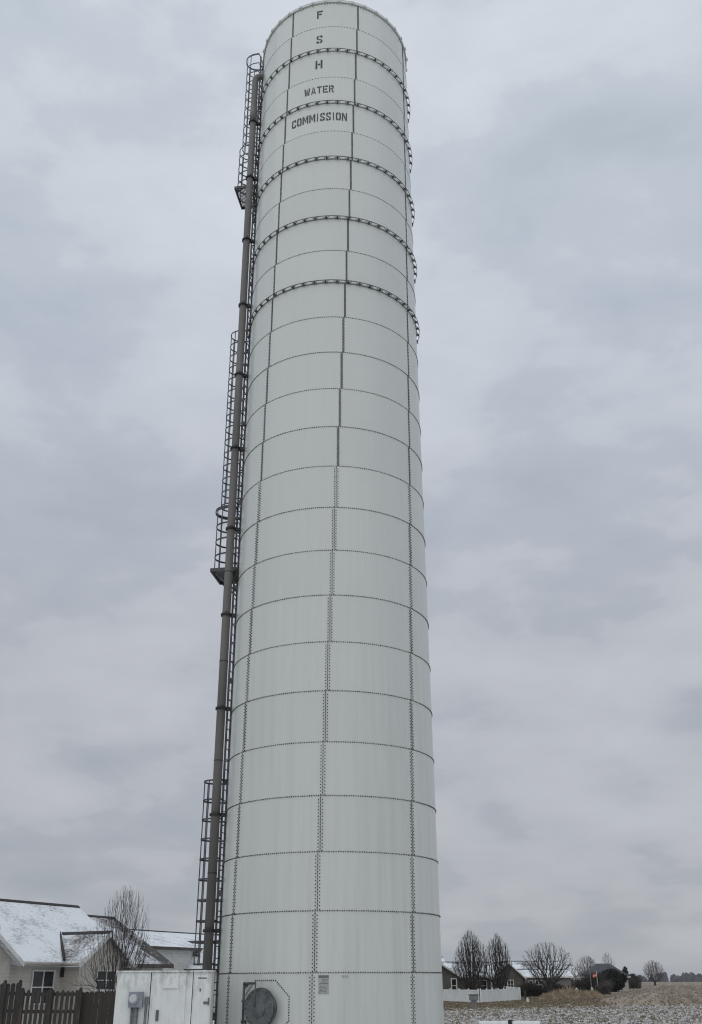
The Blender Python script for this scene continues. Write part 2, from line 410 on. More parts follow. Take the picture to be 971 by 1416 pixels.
# stencilled lettering (each glyph in a unit box, strokes broken by stencil bridges)
def glyph(ch):
    w = .26; g = .07
    L = lambda a, b: [(0, a), (w, a), (w, b), (0, b)]
    Rr = lambda a, b: [(1-w, a), (1, a), (1, b), (1-w, b)]
    hb = lambda x0, x1, y0, y1: [(x0, y0), (x1, y0), (x1, y1), (x0, y1)]
    t = .19
    if ch == 'F': return [L(0, 1), hb(w+g, .95, 1-t, 1), hb(w+g, .78, .44, .44+t)]
    if ch == 'E': return [L(0, 1), hb(w+g, 1, 1-t, 1), hb(w+g, .85, .41, .59), hb(w+g, 1, 0, t)]
    if ch == 'H': return [L(0, 1), Rr(0, 1), hb(w+g, 1-w-g, .41, .60)]
    if ch == 'T': return [hb(0, .32, 1-t, 1), hb(.37, .63, 0, 1), hb(.68, 1, 1-t, 1)]
    if ch == 'I': return [hb(.32, .68, 0, 1)]
    if ch == 'S': return [[(.04, .80), (.12, .94), (.44, 1), (.44, 1-t), (.30, .78), (.29, .62), (.05, .58)],
                          hb(.52, .95, 1-t, 1), [(.72, .70), (.95, .70), (.95, .82), (.72, .82)],
                          [(.10, .56), (.33, .60), (.95, .42), (.90, .28), (.70, .36), (.24, .48)],
                          [(.95, .40), (.97, .20), (.88, .06), (.56, 0), (.56, t), (.70, .22), (.71, .36)],
                          hb(.04, .48, 0, t), hb(.04, .28, .18, .30)]
    if ch == 'C': return [[(0, .2), (.14, .03), (.30, 0), (.42, 0), (.42, t), (.28, .24), (.28, .76), (.42, 1-t), (.42, 1), (.14, .97), (0, .8)],
                          [(.5, 1-t), (.7, 1-t), (.74, .66), (1, .66), (.98, .88), (.82, 1), (.5, 1)],
                          [(.5, 0), (.82, 0), (.98, .12), (1, .34), (.74, .34), (.7, t), (.5, t)]]
    if ch == 'O': return [[(.45, 0), (.45, t), (.28, .24), (.28, .76), (.45, 1-t), (.45, 1), (.14, .97), (0, .8), (0, .2), (.14, .03)],
                          [(.55, 0), (.86, .03), (1, .2), (1, .8), (.86, .97), (.55, 1), (.55, 1-t), (.72, .76), (.72, .24), (.55, t)]]
    if ch == 'R': return [L(0, 1), [(w+g, 1-t), (.66, 1-t), (.70, .74), (.66, .62), (.66, .48), (.86, .50), (.98, .64), (.98, .86), (.84, 1), (w+g, 1)],
                          hb(w+g, .62, .44, .60), [(.48, .40), (.74, .42), (1, 0), (.72, 0)]]
    if ch == 'A': return [[(0, 0), (.25, 0), (.47, .80), (.47, 1), (.37, 1)], [(.75, 0), (1, 0), (.63, 1), (.53, 1), (.53, .80)], hb(.37, .63, .20, .36)]
    if ch == 'W': return [[(0, 1), (.24, 1), (.33, .30), (.36, 0), (.16, 0)], [(.40, .05), (.48, .9), (.40, .75), (.36, .35)],
                          [(.44, .82), (.56, .82), (.62, .1), (.56, .0), (.5, .5), (.44, 0), (.40, .1)], [(.76, 1), (1, 1), (.84, 0), (.64, 0), (.67, .30)]]
    if ch == 'M': return [hb(0, .22, 0, 1), hb(.78, 1, 0, 1), [(.27, 1), (.47, .50), (.47, .16), (.27, .62)], [(.73, 1), (.73, .62), (.53, .16), (.53, .50)]]
    if ch == 'N': return [hb(0, .23, 0, 1), hb(.77, 1, 0, 1), [(.28, 1), (.72, .38), (.72, 0), (.28, .62)]]
    return []
def word(txt, az0, az1, z0, z1, name='lettering'):
    mb = MB(); n = len(txt)
    units = sum(.55 if c == 'I' else 1.25 if c in 'MW' else 1 for c in txt) + .22*(n-1)
    u = (az1-az0)/units; x = az0
    for c in txt:
        wd = .55 if c == 'I' else 1.25 if c in 'MW' else 1
        for poly in glyph(c):
            pts = [(x + px*wd*u, z0 + py*(z1-z0)) for px, py in poly]
            area = sum(pts[i][0]*pts[(i+1) % len(pts)][1] - pts[(i+1) % len(pts)][0]*pts[i][1] for i in range(len(pts)))
            if area < 0: pts.reverse()
            k = len(pts)
            vs = [cyl(a, R+.0095, z) for a, z in pts] + [cyl(a, R+.002, z) for a, z in pts]
            mb.add(vs, [tuple(range(k))] + [(i, i+k, (i+1) % k + k, (i+1) % k) for i in range(k)])
        x += (wd+.22)*u
    o = mb.build(name, M['paint'], tower); o['label'] = 'black stencilled %s %s' % ('word' if n > 1 else 'letter', txt)
word('F', -13.7, -9.1, 36.04, 36.47)
word('S', -14.0, -9.1, 34.63, 35.05)
word('H', -14.3, -9.1, 33.24, 33.69)
word('WATER', -22.5, -.6, 31.92, 32.29)
word('COMMISSION', -32.0, 8.7, 30.49, 30.89)

# ---- overflow pipe
PX, PY = -3.262, 28.49
pp = MB()
pts = [V((PX, PY, .3)), V((PX, PY, 15)), V((PX, PY, 35.35))]
inw = (V((TX, TY, 0)) - V((PX, PY, 0))).normalized()
for i in range(1, 9):
    a = i*pi/16; pts.append(V((PX, PY, 35.35)) + inw*(.30*(1-cos(a))) + V((0, 0, .30*sin(a))))
pts.append(pts[-1] + inw*.25)
pp.tube(pts, .128, 18)
pipe = pp.build('overflow_pipe', M['pipe'], tower)
CL = [3.25, 6.25, 9.27, 12.18, 15.09, 18.04, 20.96, 23.94, 26.94, 30.02, 32.97]
for i, z in enumerate(CL):
    mb = MB(); mb.tube([(PX, PY, z-.035), (PX, PY, z+.035)], .172, 18)
    for sgn in (-1, 1):
        side = V((-inw.y, inw.x, 0))*sgn
        mb.box(V((PX, PY, z)) + side*.19 + inw*.0, (.07, .07, .09), side)
    mb.box(V((PX, PY, z)) + inw*.22, (.16, .12, .10), inw)
    mb.build('pipe_clamp', M['clamp'], pipe)
for z in (4.7, 7.75, 10.7, 13.6):
    mb = MB(); mb.tube([(PX, PY, z-.012), (PX, PY, z+.012)], .135, 18); mb.build('pipe_joint', M['clamp'], pipe)
mb = MB(); mb.tube([(PX, PY, 33.1), (PX, PY, 33.75)], .144, 18); mb.build('pipe_sleeve', M['pipe'], pipe)

# ---- ladder with safety cages
LAZ = -99.5
la = rad(LAZ); LR = V((sin(la), -cos(la), 0)); LT = V((cos(la), sin(la), 0)); LO = V((TX, TY, 0))
def lad(r, t, z): return LO + LR*(R+r) + LT*t + V((0, 0, z))
mb = MB()
for t in (-.21, .21): mb.box(lad(.20, t, 19.2), (.065, .016, 37.2), LR, LT)
z = .8
while z < 37.7:
    mb.tube([lad(.20, -.21, z), lad(.20, .21, z)], .014, 5); z += .30
for q in range(60):
    z = 1.2 + q*.61; big = q % 5 == 0
    for t in (-.21, .21): mb.box(lad(.095, t, z), (.19, .07 if big else .03, .16 if big else .035), LR, LT)
ladder = mb.build('access_ladder', M['cage'], tower)
def cage(z0, z1, step, depth=.72, half=.36, flare=False, thick=.016):
    mb = MB()
    def hoop(z, dp, hf, th):
        pts = [lad(.20, -.21, z)]
        for i in range(13):
            a = pi*i/12
            pts.append(lad(.24 + dp*(sin(a)**.75), -hf*cos(a), z))
        pts.append(lad(.20, .21, z))
        for p, q in zip(pts[:-1], pts[1:]):
            d = (q-p); L = d.length; d.normalize()
            mb.box((p+q)/2, (L+.012, .012, th*2.6), d, None, V((0, 0, 1)))
    nst = max(1, round((z1-z0)/step))
    for i in range(nst+1):
        last = flare and i == nst
        hoop(z0 + (z1-z0)*i/nst, depth*(1.08 if last else 1), half*(1.08 if last else 1), thick*(2.0 if last else 1))
    for i in (2, 4, 6, 8, 10):
        a = pi*i/12
        mb.box((lad(.24 + depth*(sin(a)**.75), -half*cos(a), z0) + lad(.24 + depth*(sin(a)**.75), -half*cos(a), z1))/2,
               (.03, .010, z1-z0), LT if i == 6 else LR, None, V((0, 0, 1)))
    return mb.build('safety_cage', M['cage'], ladder)
cage(2.45, 7.35, .56, .60, .36, False, .018)
cage(14.0, 16.2, .50, .70, .46, True, .022)
cage(16.4, 23.4, .49, .60, .36, False, .018)
cage(30.2, 32.5, .50, .70, .44, False, .02)
cage(32.7, 37.75, .50, .60, .38, True, .018)
for z in (13.92, 30.12):
    mb = MB()
    for t in (-.56, .56): mb.box(lad(.46, t, z), (.84, .05, .12), LR, LT)
    for r in (.06, .88): mb.box(lad(r, 0, z), (.05, 1.16, .12), LR, LT)
    for i in range(16): mb.box(lad(.10 + i*.05, 0, z+.02), (.022, 1.1, .05), LR, LT)
    for t in (-.5, .5): mb.tube([lad(.80, t, z-.06), lad(.03, t, z-.75)], .028, 5)
    mb.build('rest_platform', M['girder'], ladder)

# ---- manway near the base
MAZ, MZ = -32.4, 1.44
ma = rad(MAZ); MR = V((sin(ma), -cos(ma), 0)); MT = V((cos(ma), sin(ma), 0)); MO = V((TX, TY, MZ))
def mw(r, t, z): return MO + MR*(R+r) + MT*t + V((0, 0, z))
mb = MB()
mb.tube([mw(-.1, 0, 0), mw(.15, 0, 0)], .36, 40)
mb.tube([mw(.15, 0, 0), mw(.195, 0, 0)], .445, 40)
man = mb.build('manway', M['manway'], tower); man['label'] = 'round dark grey access manway near the base'
mb = MB(); mb.tube([mw(.202, 0, 0), mw(.25, 0, 0)], .43, 40)
for i in range(24):
    a = 2*pi*i/24; mb.tube([mw(.25, .39*cos(a), .39*sin(a)), mw(.275, .39*cos(a), .39*sin(a))], .018, 6)
mb.tube([mw(.25, 0, 0), mw(.265, 0, 0)], .2, 24)
mb.build('manway_cover', M['manway'], man)
mb = MB()
oc = [(.30, .60), (.67, .25), (.67, -.27), (.30, -.60), (-.30, -.60), (-.67, -.27), (-.67, .25), (-.30, .60)]
for i in range(8):
    p, q = oc[i], oc[(i+1) % 8]; L = sqrt((p[0]-q[0])**2 + (p[1]-q[1])**2); m = int(L/.055)
    for s in range(m):
        t = p[0] + (q[0]-p[0])*s/m; zz = p[1] + (q[1]-p[1])*s/m
        bolt(mb, MAZ + t/R*180/pi, MZ+zz, .017)
    mb2 = mb
mb.build('bolt_octagon', M['bolt'], man, 'stuff')
mb = MB()
mb.tube([mw(.06, -.60, -.40), mw(.06, -.60, .56)], .028, 8)
mb.tube([mw(.06, -.60, .54), mw(.40, -.18, .54), mw(.40, 0, .54)], .028, 8)
mb.slab([mw(.07, -.60, .56), mw(.07, -.60, .38), mw(.07, -.40, .56)], .02)
mb.tube([mw(.40, 0, .60), mw(.40, 0, .02)], .016, 8)
for z in (-.3, .15): mb.box(mw(.03, -.60, z), (.09, .10, .06), MR, MT)
mb.build('davit_arm', M['girder'], man)

def platebox(name, az0, az1, z0, z1, mat, r0=R+.005, r1=R+.012, parent=tower):
    mb = MB(); ring_band(mb, r0, r1, z0, z1, 4, az0, az1); return mb.build(name, mat, parent)
np_ = platebox('nameplate', -5.8, -.9, 1.74, 2.15, M['plate'])
np_['label'] = 'faded grey information plate under the lowest ring'
mb = MB()
ring_band(mb, R+.0125, R+.015, 2.09, 2.145, 4, -5.7, -1.0); ring_band(mb, R+.0125, R+.015, 1.955, 1.972, 4, -5.2, -1.4)
for i in range(6): ring_band(mb, R+.0125, R+.0145, 1.76+i*.029, 1.768+i*.029, 4, -5.2, -1.5-.5*(i % 3))
for i in range(3): ring_band(mb, R+.0125, R+.0145, 1.995+i*.028, 2.003+i*.028, 4, -4.2, -1.4-.4*(i % 2))
mb.build('nameplate_print', M['plateprint'], np_)
p2 = platebox('nameplate', 5.2, 8.1, 2.09, 2.145, M['plate']); p2['label'] = 'small faded grey plate right of the seam'

# ------------------------------------------------------------------ utility cabinets
CY = 26.2
cx = [at(163, 1343, CY).x, at(210, 1343, CY).x, at(268, 1343, CY).x, at(293.5, 1343, CY).x]
ctop = at(200, 1342.5, CY).z
cab = thing('utility_cabinet', ((cx[0]+cx[2])/2, CY, 0), 'wide stained white utility cabinet with an electric meter on its left side', 'utility cabinet')
def cbox(mb, x0, x1, y0, y1, z0, z1): mb.box(((x0+x1)/2, (y0+y1)/2, (z0+z1)/2), (abs(x1-x0), abs(y1-y0), abs(z1-z0)))
mb = MB(); cbox(mb, cx[0], cx[1]-.012, CY, CY+.85, .12, ctop-.03); cbox(mb, cx[1]+.012, cx[2]-.012, CY, CY+.85, .12, ctop-.03)
mb.build('body', M['cabinet'], cab)
mb = MB(); cbox(mb, cx[1]-.0115, cx[1]+.0115, CY+.03, CY+.8, .12, ctop-.035); mb.build('gap_strip', M['cabgap'], cab)  # dark strip filling the gap between the two bodies
mb = MB(); cbox(mb, cx[0]-.02, cx[2]-.01, CY-.035, CY+.88, ctop-.028, ctop+.005); mb.build('cap', M['cabinet'], cab)
mb = MB(); cbox(mb, cx[0]-.05, cx[2], CY-.1, CY+.95, 0, .118); mb.build('pad', M['concrete'], cab)
mb = MB(); cbox(mb, cx[1]+.07, cx[2]-.16, CY-.022, CY-.002, .3, ctop-.06); door = mb.build('door', M['cabinet'], cab)
pa = at(226, 1348, CY-.03); pb = at(246.5, 1366, CY-.03)
mb = MB(); cbox(mb, pa.x, pb.x, CY-.05, CY-.0225, pb.z, pa.z); cbox(mb, pa.x-.005, pb.x+.005, CY-.056, CY-.05, pb.z-.012, pb.z+.02); mb.build('cover_plate', M['cabinet'], door)
hp = at(217.5, 1404, CY-.03); mb = MB(); cbox(mb, hp.x-.035, hp.x+.03, CY-.05, CY-.0225, hp.z-.12, hp.z+.11); cbox(mb, hp.x-.012, hp.x+.012, CY-.09, CY-.05, hp.z-.06, hp.z+.07); mb.build('handle', M['conduit'], door)
ea = at(179.5, 1371.5, CY-.05); eb = at(197, 1393, CY-.05); ec = at(185.5, 1381.5, CY-.1)
mb = MB(); cbox(mb, ea.x, eb.x, CY-.13, CY-.002, eb.z, ea.z); met = mb.build('meter_box', M['meter'], cab)
mb = MB(); mb.tube([(ec.x, CY-.131, ec.z), (ec.x, CY-.18, ec.z)], .105, 24); mb.tube([(ec.x, CY-.18, ec.z), (ec.x, CY-.26, ec.z), (ec.x, CY-.28, ec.z)], [.09, .085, .06], 24); mb.build('meter_dome', M['meterglass'], met)
mb = MB(); mb.tube([((ea.x+eb.x)/2+.02, CY-.07, eb.z+.01), ((ea.x+eb.x)/2+.02, CY-.07, .1)], .055, 12); mb.tube([((ea.x+eb.x)/2-.08, CY-.06, eb.z+.01), ((ea.x+eb.x)/2-.08, CY-.06, .1)], .025, 10); mb.build('conduit', M['conduit'], met)
rp = at(203, 1382, CY-.04)
mb = MB(); mb.tube([(rp.x, CY-.045, rp.z), (rp.x-.02, CY-.045, .1)], .028, 10); mb.box((rp.x, CY-.045, rp.z-.03), (.085, .07, .17)); mb.build('ground_conduit', M['conduit'], cab)

cab2 = thing('electrical_cabinet', ((cx[2]+cx[3])/2, CY, 0), 'narrow tall white cabinet with latch, squeezed between the wide cabinet and the pipe', 'electrical cabinet')
mb = MB(); cbox(mb, cx[2]+.006, cx[3], CY+.01, CY+.6, .12, ctop-.03); mb.build('body', M['cabinet'], cab2)
mb = MB(); cbox(mb, cx[2]+.006, cx[3]+.02, CY-.03, CY+.63, ctop-.028, ctop+.009); mb.build('cap', M['cabinet'], cab2)
mb = MB(); cbox(mb, cx[2]-.01, cx[3]+.05, CY-.08, CY+.7, 0, .117); mb.build('pad', M['concrete'], cab2)
mb = MB(); cbox(mb, cx[2]+.04, cx[3]-.02, CY-.012, CY+.008, .25, ctop-.09); d2 = mb.build('door', M['cabinet'], cab2)
lp = at(286, 1385.5, CY-.02)
mb = MB(); cbox(mb, lp.x-.08, lp.x+.05, CY-.035, CY-.0125, lp.z-.045, lp.z+.01); cbox(mb, lp.x+.03, lp.x+.06, CY-.06, CY-.0125, lp.z-.06, lp.z+.09); mb.build('latch', M['conduit'], d2)
vp = at(280, 1352.5, CY-.02); mb = MB(); cbox(mb, vp.x-.1, vp.x+.1, CY-.018, CY-.0125, vp.z-.012, vp.z+.012); mb.build('vent_slit', M['cabgap'], d2)
vp = at(277, 1369, CY-.02); mb = MB(); cbox(mb, vp.x-.016, vp.x+.016, CY-.02, CY-.0125, vp.z-.035, vp.z+.035); mb.build('keyhole_plate', M['conduit'], d2)

# ------------------------------------------------------------------ wooden fences
FY = 31.0
def fence_run(name, label, x0, x1, y, h, pw, gap, mat, posts, jitter=.012, posth=.1, rails=(.35, 1.0, 1.55), lean=0):
    t = thing(name, ((x0+x1)/2, y, 0), label, 'fence')
    pk = MB(); x = x0
    while x < x1 - pw*.5:
        hh = h + random.uniform(-jitter, jitter); w = pw*random.uniform(.93, 1.04); tl = random.uniform(-1, 1)*jitter*.6
        pk.add([(x+tl*0, y, .05), (x+w, y, .05), (x+w+tl, y, hh-.04), (x+w*.75+tl, y, hh), (x+w*.25+tl, y, hh), (x+tl, y, hh-.04)] +
               [(x, y+.02, .05), (x+w, y+.02, .05), (x+w+tl, y+.02, hh-.04), (x+w*.75+tl, y+.02, hh), (x+w*.25+tl, y+.02, hh), (x+tl, y+.02, hh-.04)],
               [(0,1,2,3,4,5), (11,10,9,8,7,6)] + [(i, i+6, (i+1) % 6 + 6, (i+1) % 6) for i in range(6)])
        x += pw + gap
    pk.build('pickets', mat, t)
    for z in rails:
        mb = MB(); cbox(mb, x0, x1, y+.0205, y+.065, z-.045, z+.045); mb.build('rail', mat, t)
    for px in posts:
        mb = MB(); cbox(mb, px-.05, px+.05, y-.045, y-.002, 0, h+posth-.05)
        mb.tube([(px, y-.024, h+posth-.05), (px, y-.024, h+posth)], [.05, .028], 4); mb.build('post', mat, t)
    return t
fx = lambda px, py=1370, d=FY: at(px, py, d).x
fh = at(70, 1369.5, FY).z
fence_run('picket_fence', 'weathered grey picket fence with open gaps in front of the beige house', fx(31), fx(108.5), FY, fh, .088, .05, M['picket'],
          [fx(32), fx(71), fx(112)], .02, .07, (.4, at(50, 1399, FY).z, at(50, 1375, FY).z))
fence_run('board_fence', 'dark solid board fence running behind the white cabinets', fx(109), -3.45, FY+.12, at(130, 1371, FY).z, .14, .002, M['board'], [], .008, .1, (.4, 1.4))
fence_run('privacy_fence', 'taller dark privacy fence at the far left', -13.4, at(30, 1358, 32.6).x, 32.6, at(15, 1359.5, 32.6).z, .13, .018, M['picket'],
          [at(8, 1357, 32.6).x, at(29, 1358, 32.6).x], .012, .09, (.5, at(10, 1374, 32.6).z, at(10, 1398, 32.6).z))

# ------------------------------------------------------------------ houses
def window(parent, c, w, h, ax, nrm, panes=2, frame=.07, mull=True, cross=True):
    """c on the wall plane; ax along the wall, nrm outwards"""
    c = V(c); ax = V(ax); nrm = V(nrm); Z = V((0, 0, 1))
    fr = MB()
    fr.box(c + Z*(h/2) + nrm*.03, (w+frame, .06, frame), ax, nrm); fr.box(c - Z*(h/2) + nrm*.035, (w+frame+.06, .07, frame), ax, nrm)
    for s in (-1, 1): fr.box(c + ax*(s*w/2) + nrm*.03, (frame, .058, h-frame), ax, nrm)
    for i in range(1, panes): fr.box(c + ax*(-w/2 + w*i/panes) + nrm*.03, (frame*.7, .05, h-frame), ax, nrm)
    if cross: fr.box(c + nrm*.03, (w-frame, .045, frame*.6), ax, nrm)
    f = fr.build('window', M['trim'], parent)
    g = MB(); g.box(c + nrm*.006, (w, .012, h), ax, nrm); g.build('pane', M['glass'], f)
    return f

class House:
    """a frame with u along the main ridge and n out of the front wall"""
    def __init__(s, name, A, u, n, label, cat='house'):
        s.A = V((A[0], A[1], 0)); s.u = V((u[0], u[1], 0)); s.n = V((n[0], n[1], 0)); s.t = thing(name, s.A, label, cat)
    def p(s, a, b, z): return s.A + s.u*a + s.n*b + V((0, 0, z))
    def block(s, s0, s1, w0, w1, eave, ridge, wall, roofm, along='u', ov=.4, ridgecap=True, fascia=None, gableonly=False, wallin=True):
        """gabled block; wall footprint s0..s1 (u) by w0..w1 (n), ridge along u or n; eave/ridge are roof heights over the wall line"""
        fascia = fascia or M['trim']
        if along == 'u':
            P = lambda a, b, z: s.p(a, b, z); a0, a1, b0, b1 = s0, s1, w0, w1
        else:
            P = lambda a, b, z: s.p(b, a, z); a0, a1, b0, b1 = w0, w1, s0, s1
        m = (b0+b1)/2; hw = (b1-b0)/2; sl = (ridge-eave)/hw
        wb = MB()
        pr = [P(a0, b0, 0), P(a0, b1, 0), P(a0, b1, eave), P(a0, m, ridge), P(a0, b0, eave)]
        pr2 = [P(a1, b0, 0), P(a1, b1, 0), P(a1, b1, eave), P(a1, m, ridge), P(a1, b0, eave)]
        wb.add(pr+pr2, [(0,1,2,3,4), (9,8,7,6,5), (0,5,6,1), (1,6,7,2), (0,4,9,5)])
        wb.build('wall', wall, s.t)
        th = .14; lift = .02
        rb = MB()
        for sg in (-1, 1):
            e = m + sg*(hw+ov); ze = eave - sl*ov + lift + th; zr = ridge + lift + th
            q = [P(a0-ov, e, ze), P(a1+ov, e, ze), P(a1+ov, m, zr), P(a0-ov, m, zr)]
            bot = [p - V((0, 0, th)) for p in q]
            rb.add(q+bot, [(0,1,2,3), (7,6,5,4), (0,4,5,1), (1,5,6,2), (2,6,7,3), (3,7,4,0)])
        rf = rb.build('roof', roofm, s.t)
        if ridgecap:
            cb = MB(); zr = ridge + lift + th
            for sg in (-1, 1):
                q = [P(a0-ov-.02, m+sg*.15, zr-sl*.15+.035), P(a1+ov+.02, m+sg*.15, zr-sl*.15+.035), P(a1+ov+.02, m, zr+.05), P(a0-ov-.02, m, zr+.05)]
                cb.add(q+[x - V((0, 0, .03)) for x in q], [(0,1,2,3), (7,6,5,4), (0,4,5,1), (1,5,6,2), (3,7,4,0)])
            cb.build('ridge_cap', M['ridge'], rf)
        fb = MB()
        for sg in (-1, 1):
            e = m + sg*(hw+ov+.02); ze = eave - sl*ov + lift + th - .1
            fb.box((P(a0-ov, e, ze)+P(a1+ov, e, ze))/2, ((P(a1+ov, e, ze)-P(a0-ov, e, ze)).length, .035, .19), (P(a1, 0, 0)-P(a0, 0, 0)).normalized())
            for aa in (a0-ov-.02, a1+ov+.02):
                q0 = P(aa, e, eave - sl*ov + lift + th - .03); q1 = P(aa, m, ridge + lift + th - .03)
                fb.add([q0, q1, q1 - V((0,0,.2)), q0 - V((0,0,.2))] + [x + (P(1,0,0)-P(0,0,0))*(.03 if aa > a0 else -.03) for x in (q0, q1, q1 - V((0,0,.2)), q0 - V((0,0,.2)))],
                       [(0,1,2,3), (7,6,5,4), (0,4,5,1), (1,5,6,2), (2,6,7,3), (3,7,4,0)])
        fb.build('fascia', fascia, rf)
        return rf

# house 1, beige, at the left edge
uu = V((.48, .88, 0)).normalized(); nn = V((uu.y, -uu.x, 0))
h1 = House('beige_house', (-12.92, 52.1), uu, nn, 'beige sided house with a snow covered roof, behind the picket fence')
OV = .4
h1.block(-11, 5.2, -8.6, -OV, 3.02, 5.72, M['siding'], M['snowroof'])
h1.block(5.6, 8.35, -8.6, -OV, 2.98, 5.28, M['siding'], M['thinroof'], fascia=M['darktrim'])
h1.block(.42, 3.68, -4.2, .68, 3.0, 4.16, M['siding'], M['thinroof'], along='n', ov=.38)
h1.block(-10.2, -4.0, -4.5, .62, 2.98, 5.05, M['siding'], M['snowroof'], along='n', ov=.38)
# bare wet shingles along the right-hand rake, where the snow has gone
def rake_strip(a0, a1, eave, ridge, w0, w1, mat):
    m = (w0+w1)/2; hw = (w1-w0)/2; sl = (ridge-eave)/hw; zt = lambda b: ridge + .16 - sl*abs(b-m) + .012
    mb = MB(); e = w1+OV; jag = [0, .25, .1, .4, .2, .5, .25, .15]
    bs = [m + (e-m)*i/7 for i in range(8)]
    for i in range(7):
        mb.slab([h1.p(a0-jag[i], bs[i], zt(bs[i])), h1.p(a0-jag[i+1], bs[i+1], zt(bs[i+1])), h1.p(a1, bs[i+1], zt(bs[i+1])), h1.p(a1, bs[i], zt(bs[i]))], .01)
    return mb.build('rake_shingles', mat, h1.t)
rake_strip(8.0, 8.78, 2.98, 5.28, -8.6, -OV, M['bareroof'])
# valley flashing of the small front gable
mb = MB(); 
mb.tube([h1.p(.02, .05, 3.02), h1.p(2.03, -2.3, 4.36)], .07, 6); mb.build('valley', M['ridge'], h1.t)
mb = MB(); mb.tube([h1.p(-3.6, .06, 2.82), h1.p(.0, .06, 2.82)], .075, 8); mb.tube([h1.p(.0, .06, 2.82), h1.p(.0, 1.0, 2.82)], .07, 8)
mb.tube([h1.p(-3.5, .04, 2.8), h1.p(-3.5, -.34, 2.6), h1.p(-3.5, -.34, .2)], .045, 6); mb.build('gutter', M['gutter'], h1.t)
def wallpt(px, py, H_, b):
    """where a sight line meets the wall plane at n = b of a house"""
    d = fw + rt*((px-485.5)/FPX) + up*((708-py)/FPX)
    o = V((0, 0, EYE)); t = (H_.p(0, b, 0) - o).dot(H_.n)/d.dot(H_.n); return o + d*t
wa = wallpt(45.5, 1342, h1, -OV); wb_ = wallpt(70, 1388, h1, -OV)
window(h1.t, (wa+wb_)/2, (wb_-wa).dot(uu), wa.z-wb_.z, uu, nn, 2, .07)
wa = wallpt(134, 1342, h1, .68); wb_ = wallpt(158, 1369, h1, .68)
window(h1.t, (wa+wb_)/2, (wb_-wa).dot(uu), wa.z-wb_.z, uu, nn, 2, .07)
lc = wallpt(84.5, 1346, h1, -OV); mb = MB(); mb.box(lc + nn*.09, (.14, .16, .32), uu, nn); mb.tube([lc + nn*.09 + V((0,0,.16)), lc + nn*.09 + V((0,0,.30))], [.12, .03], 6); mb.build('wall_lantern', M['blackmetal'], h1.t)
mb = MB(); vpnt = h1.p(-2.6, -1.5, 0); mb.tube([h1.p(-2.55, -1.9, 4.0), h1.p(-2.55, -1.9, 4.42)], .07, 8); mb.build('vent_pipe', M['blackmetal'], h1.t)

# house 2, further back, mostly hidden
hA = at(184, 1300, 76)
h2 = House('snowy_house', (at(184, 1300, 76).x + nn.x*4.4, 76 + nn.y*4.4), uu, nn, 'house with bright snowy roof seen between the bare tree and the tower')
h2.block(-6, 11.5, -8.4, -.4, 4.15, 5.25, M['siding_white'], M['snowroof'], fascia=M['darktrim'])
h2.block(2.2, 11.0, -3.0, 2.4, 2.75, 3.75, M['siding_white'], M['snowroof'], fascia=M['darktrim'])
h2.block(1.2, 4.6, -4.0, 3.2, 3.0, 4.5, M['siding_white'], M['snowroof'], along='n', ov=.35, fascia=M['darktrim'])
window(h2.t, h2.p(8, 2.4, 1.7), 1.4, 1.2, uu, nn)

# houses across the lawn on the right (ridges run left to right)
ux, nx = V((1, .10, 0)).normalized(), V((.10, -1, 0)).normalized()
a = at(595, 1360, 131)
h3 = House('taupe_house', (a.x, 131), ux, nx, 'dark taupe ranch house with patchy snow roof behind the white fence')
e = lambda px: (at(px, 1360, 131).x - a.x)
h3.block(0, e(689), -8, 0, 2.62, 4.05, M['siding_dark'], M['patchroof'])
h3.block(e(583), e(632)-.4, -5, 2.6, 2.62, 3.8, M['siding_dark'], M['patchroof'], along='n', fascia=M['trim'])
h3.block(-5, e(634), -14, -6.5, 3.2, 4.75, M['siding_dark'], M['snowroof'])
wa = at(619, 1352, 128.5); wb_ = at(624.5, 1367, 128.5)
window(h3.t, h3.p(e(622), 2.6, 1.55), .62, 1.5, ux, nx, 1, .12)
window(h3.t, h3.p(e(652), 0, 1.5), 1.3, 1.2, ux, nx, 2, .08)
window(h3.t, h3.p(e(670), 0, 1.5), .8, 1.2, ux, nx, 1, .08)
for px in (678, 684, 690):
    mb = MB(); q = h3.p(e(px), 1.2, 0); mb.box(q + V((0, 0, 1.15)), (.17, .17, 2.3)); mb.box(q + V((0, 0, 2.28)), (.26, .26, .1)); mb.build('porch_post', M['trim'], h3.t)
mb = MB(); mb.slab([h3.p(e(672), 1.6, 2.42), h3.p(e(693), 1.6, 2.42), h3.p(e(693), .38, 2.60), h3.p(e(672), .38, 2.60)], .14); mb.build('porch_roof', M['patchroof'], h3.t)

a4 = at(700, 1360, 166)
h4 = House('brown_house', (a4.x, 166), ux, nx, 'brown gabled house with a snow patched roof behind the dark hedge')
e4 = lambda px: (at(px, 1360, 166).x - a4.x)
h4.block(e4(708), e4(789), -8.5, -1.5, 3.35, 4.72, M['siding_grey'], M['patchroof'])
h4.block(e4(723), e4(788), -3, 1.4, 2.62, 3.5, M['siding_grey'], M['snowroof'], ridgecap=True)
h4.block(e4(677), e4(716.5), -5.5, 3.0, 2.6, 4.5, M['siding_tan'], M['patchroof'], along='n')
window(h4.t, h4.p(e4(742.5), 1.4, 1.5), 1.05, 1.2, ux, nx, 2, .13)
window(h4.t, h4.p(e4(731), 1.4, 1.5), .5, 1.2, ux, nx, 1, .1)
window(h4.t, h4.p(e4(699), 3.0, 1.6), .9, 1.1, ux, nx, 2, .1)

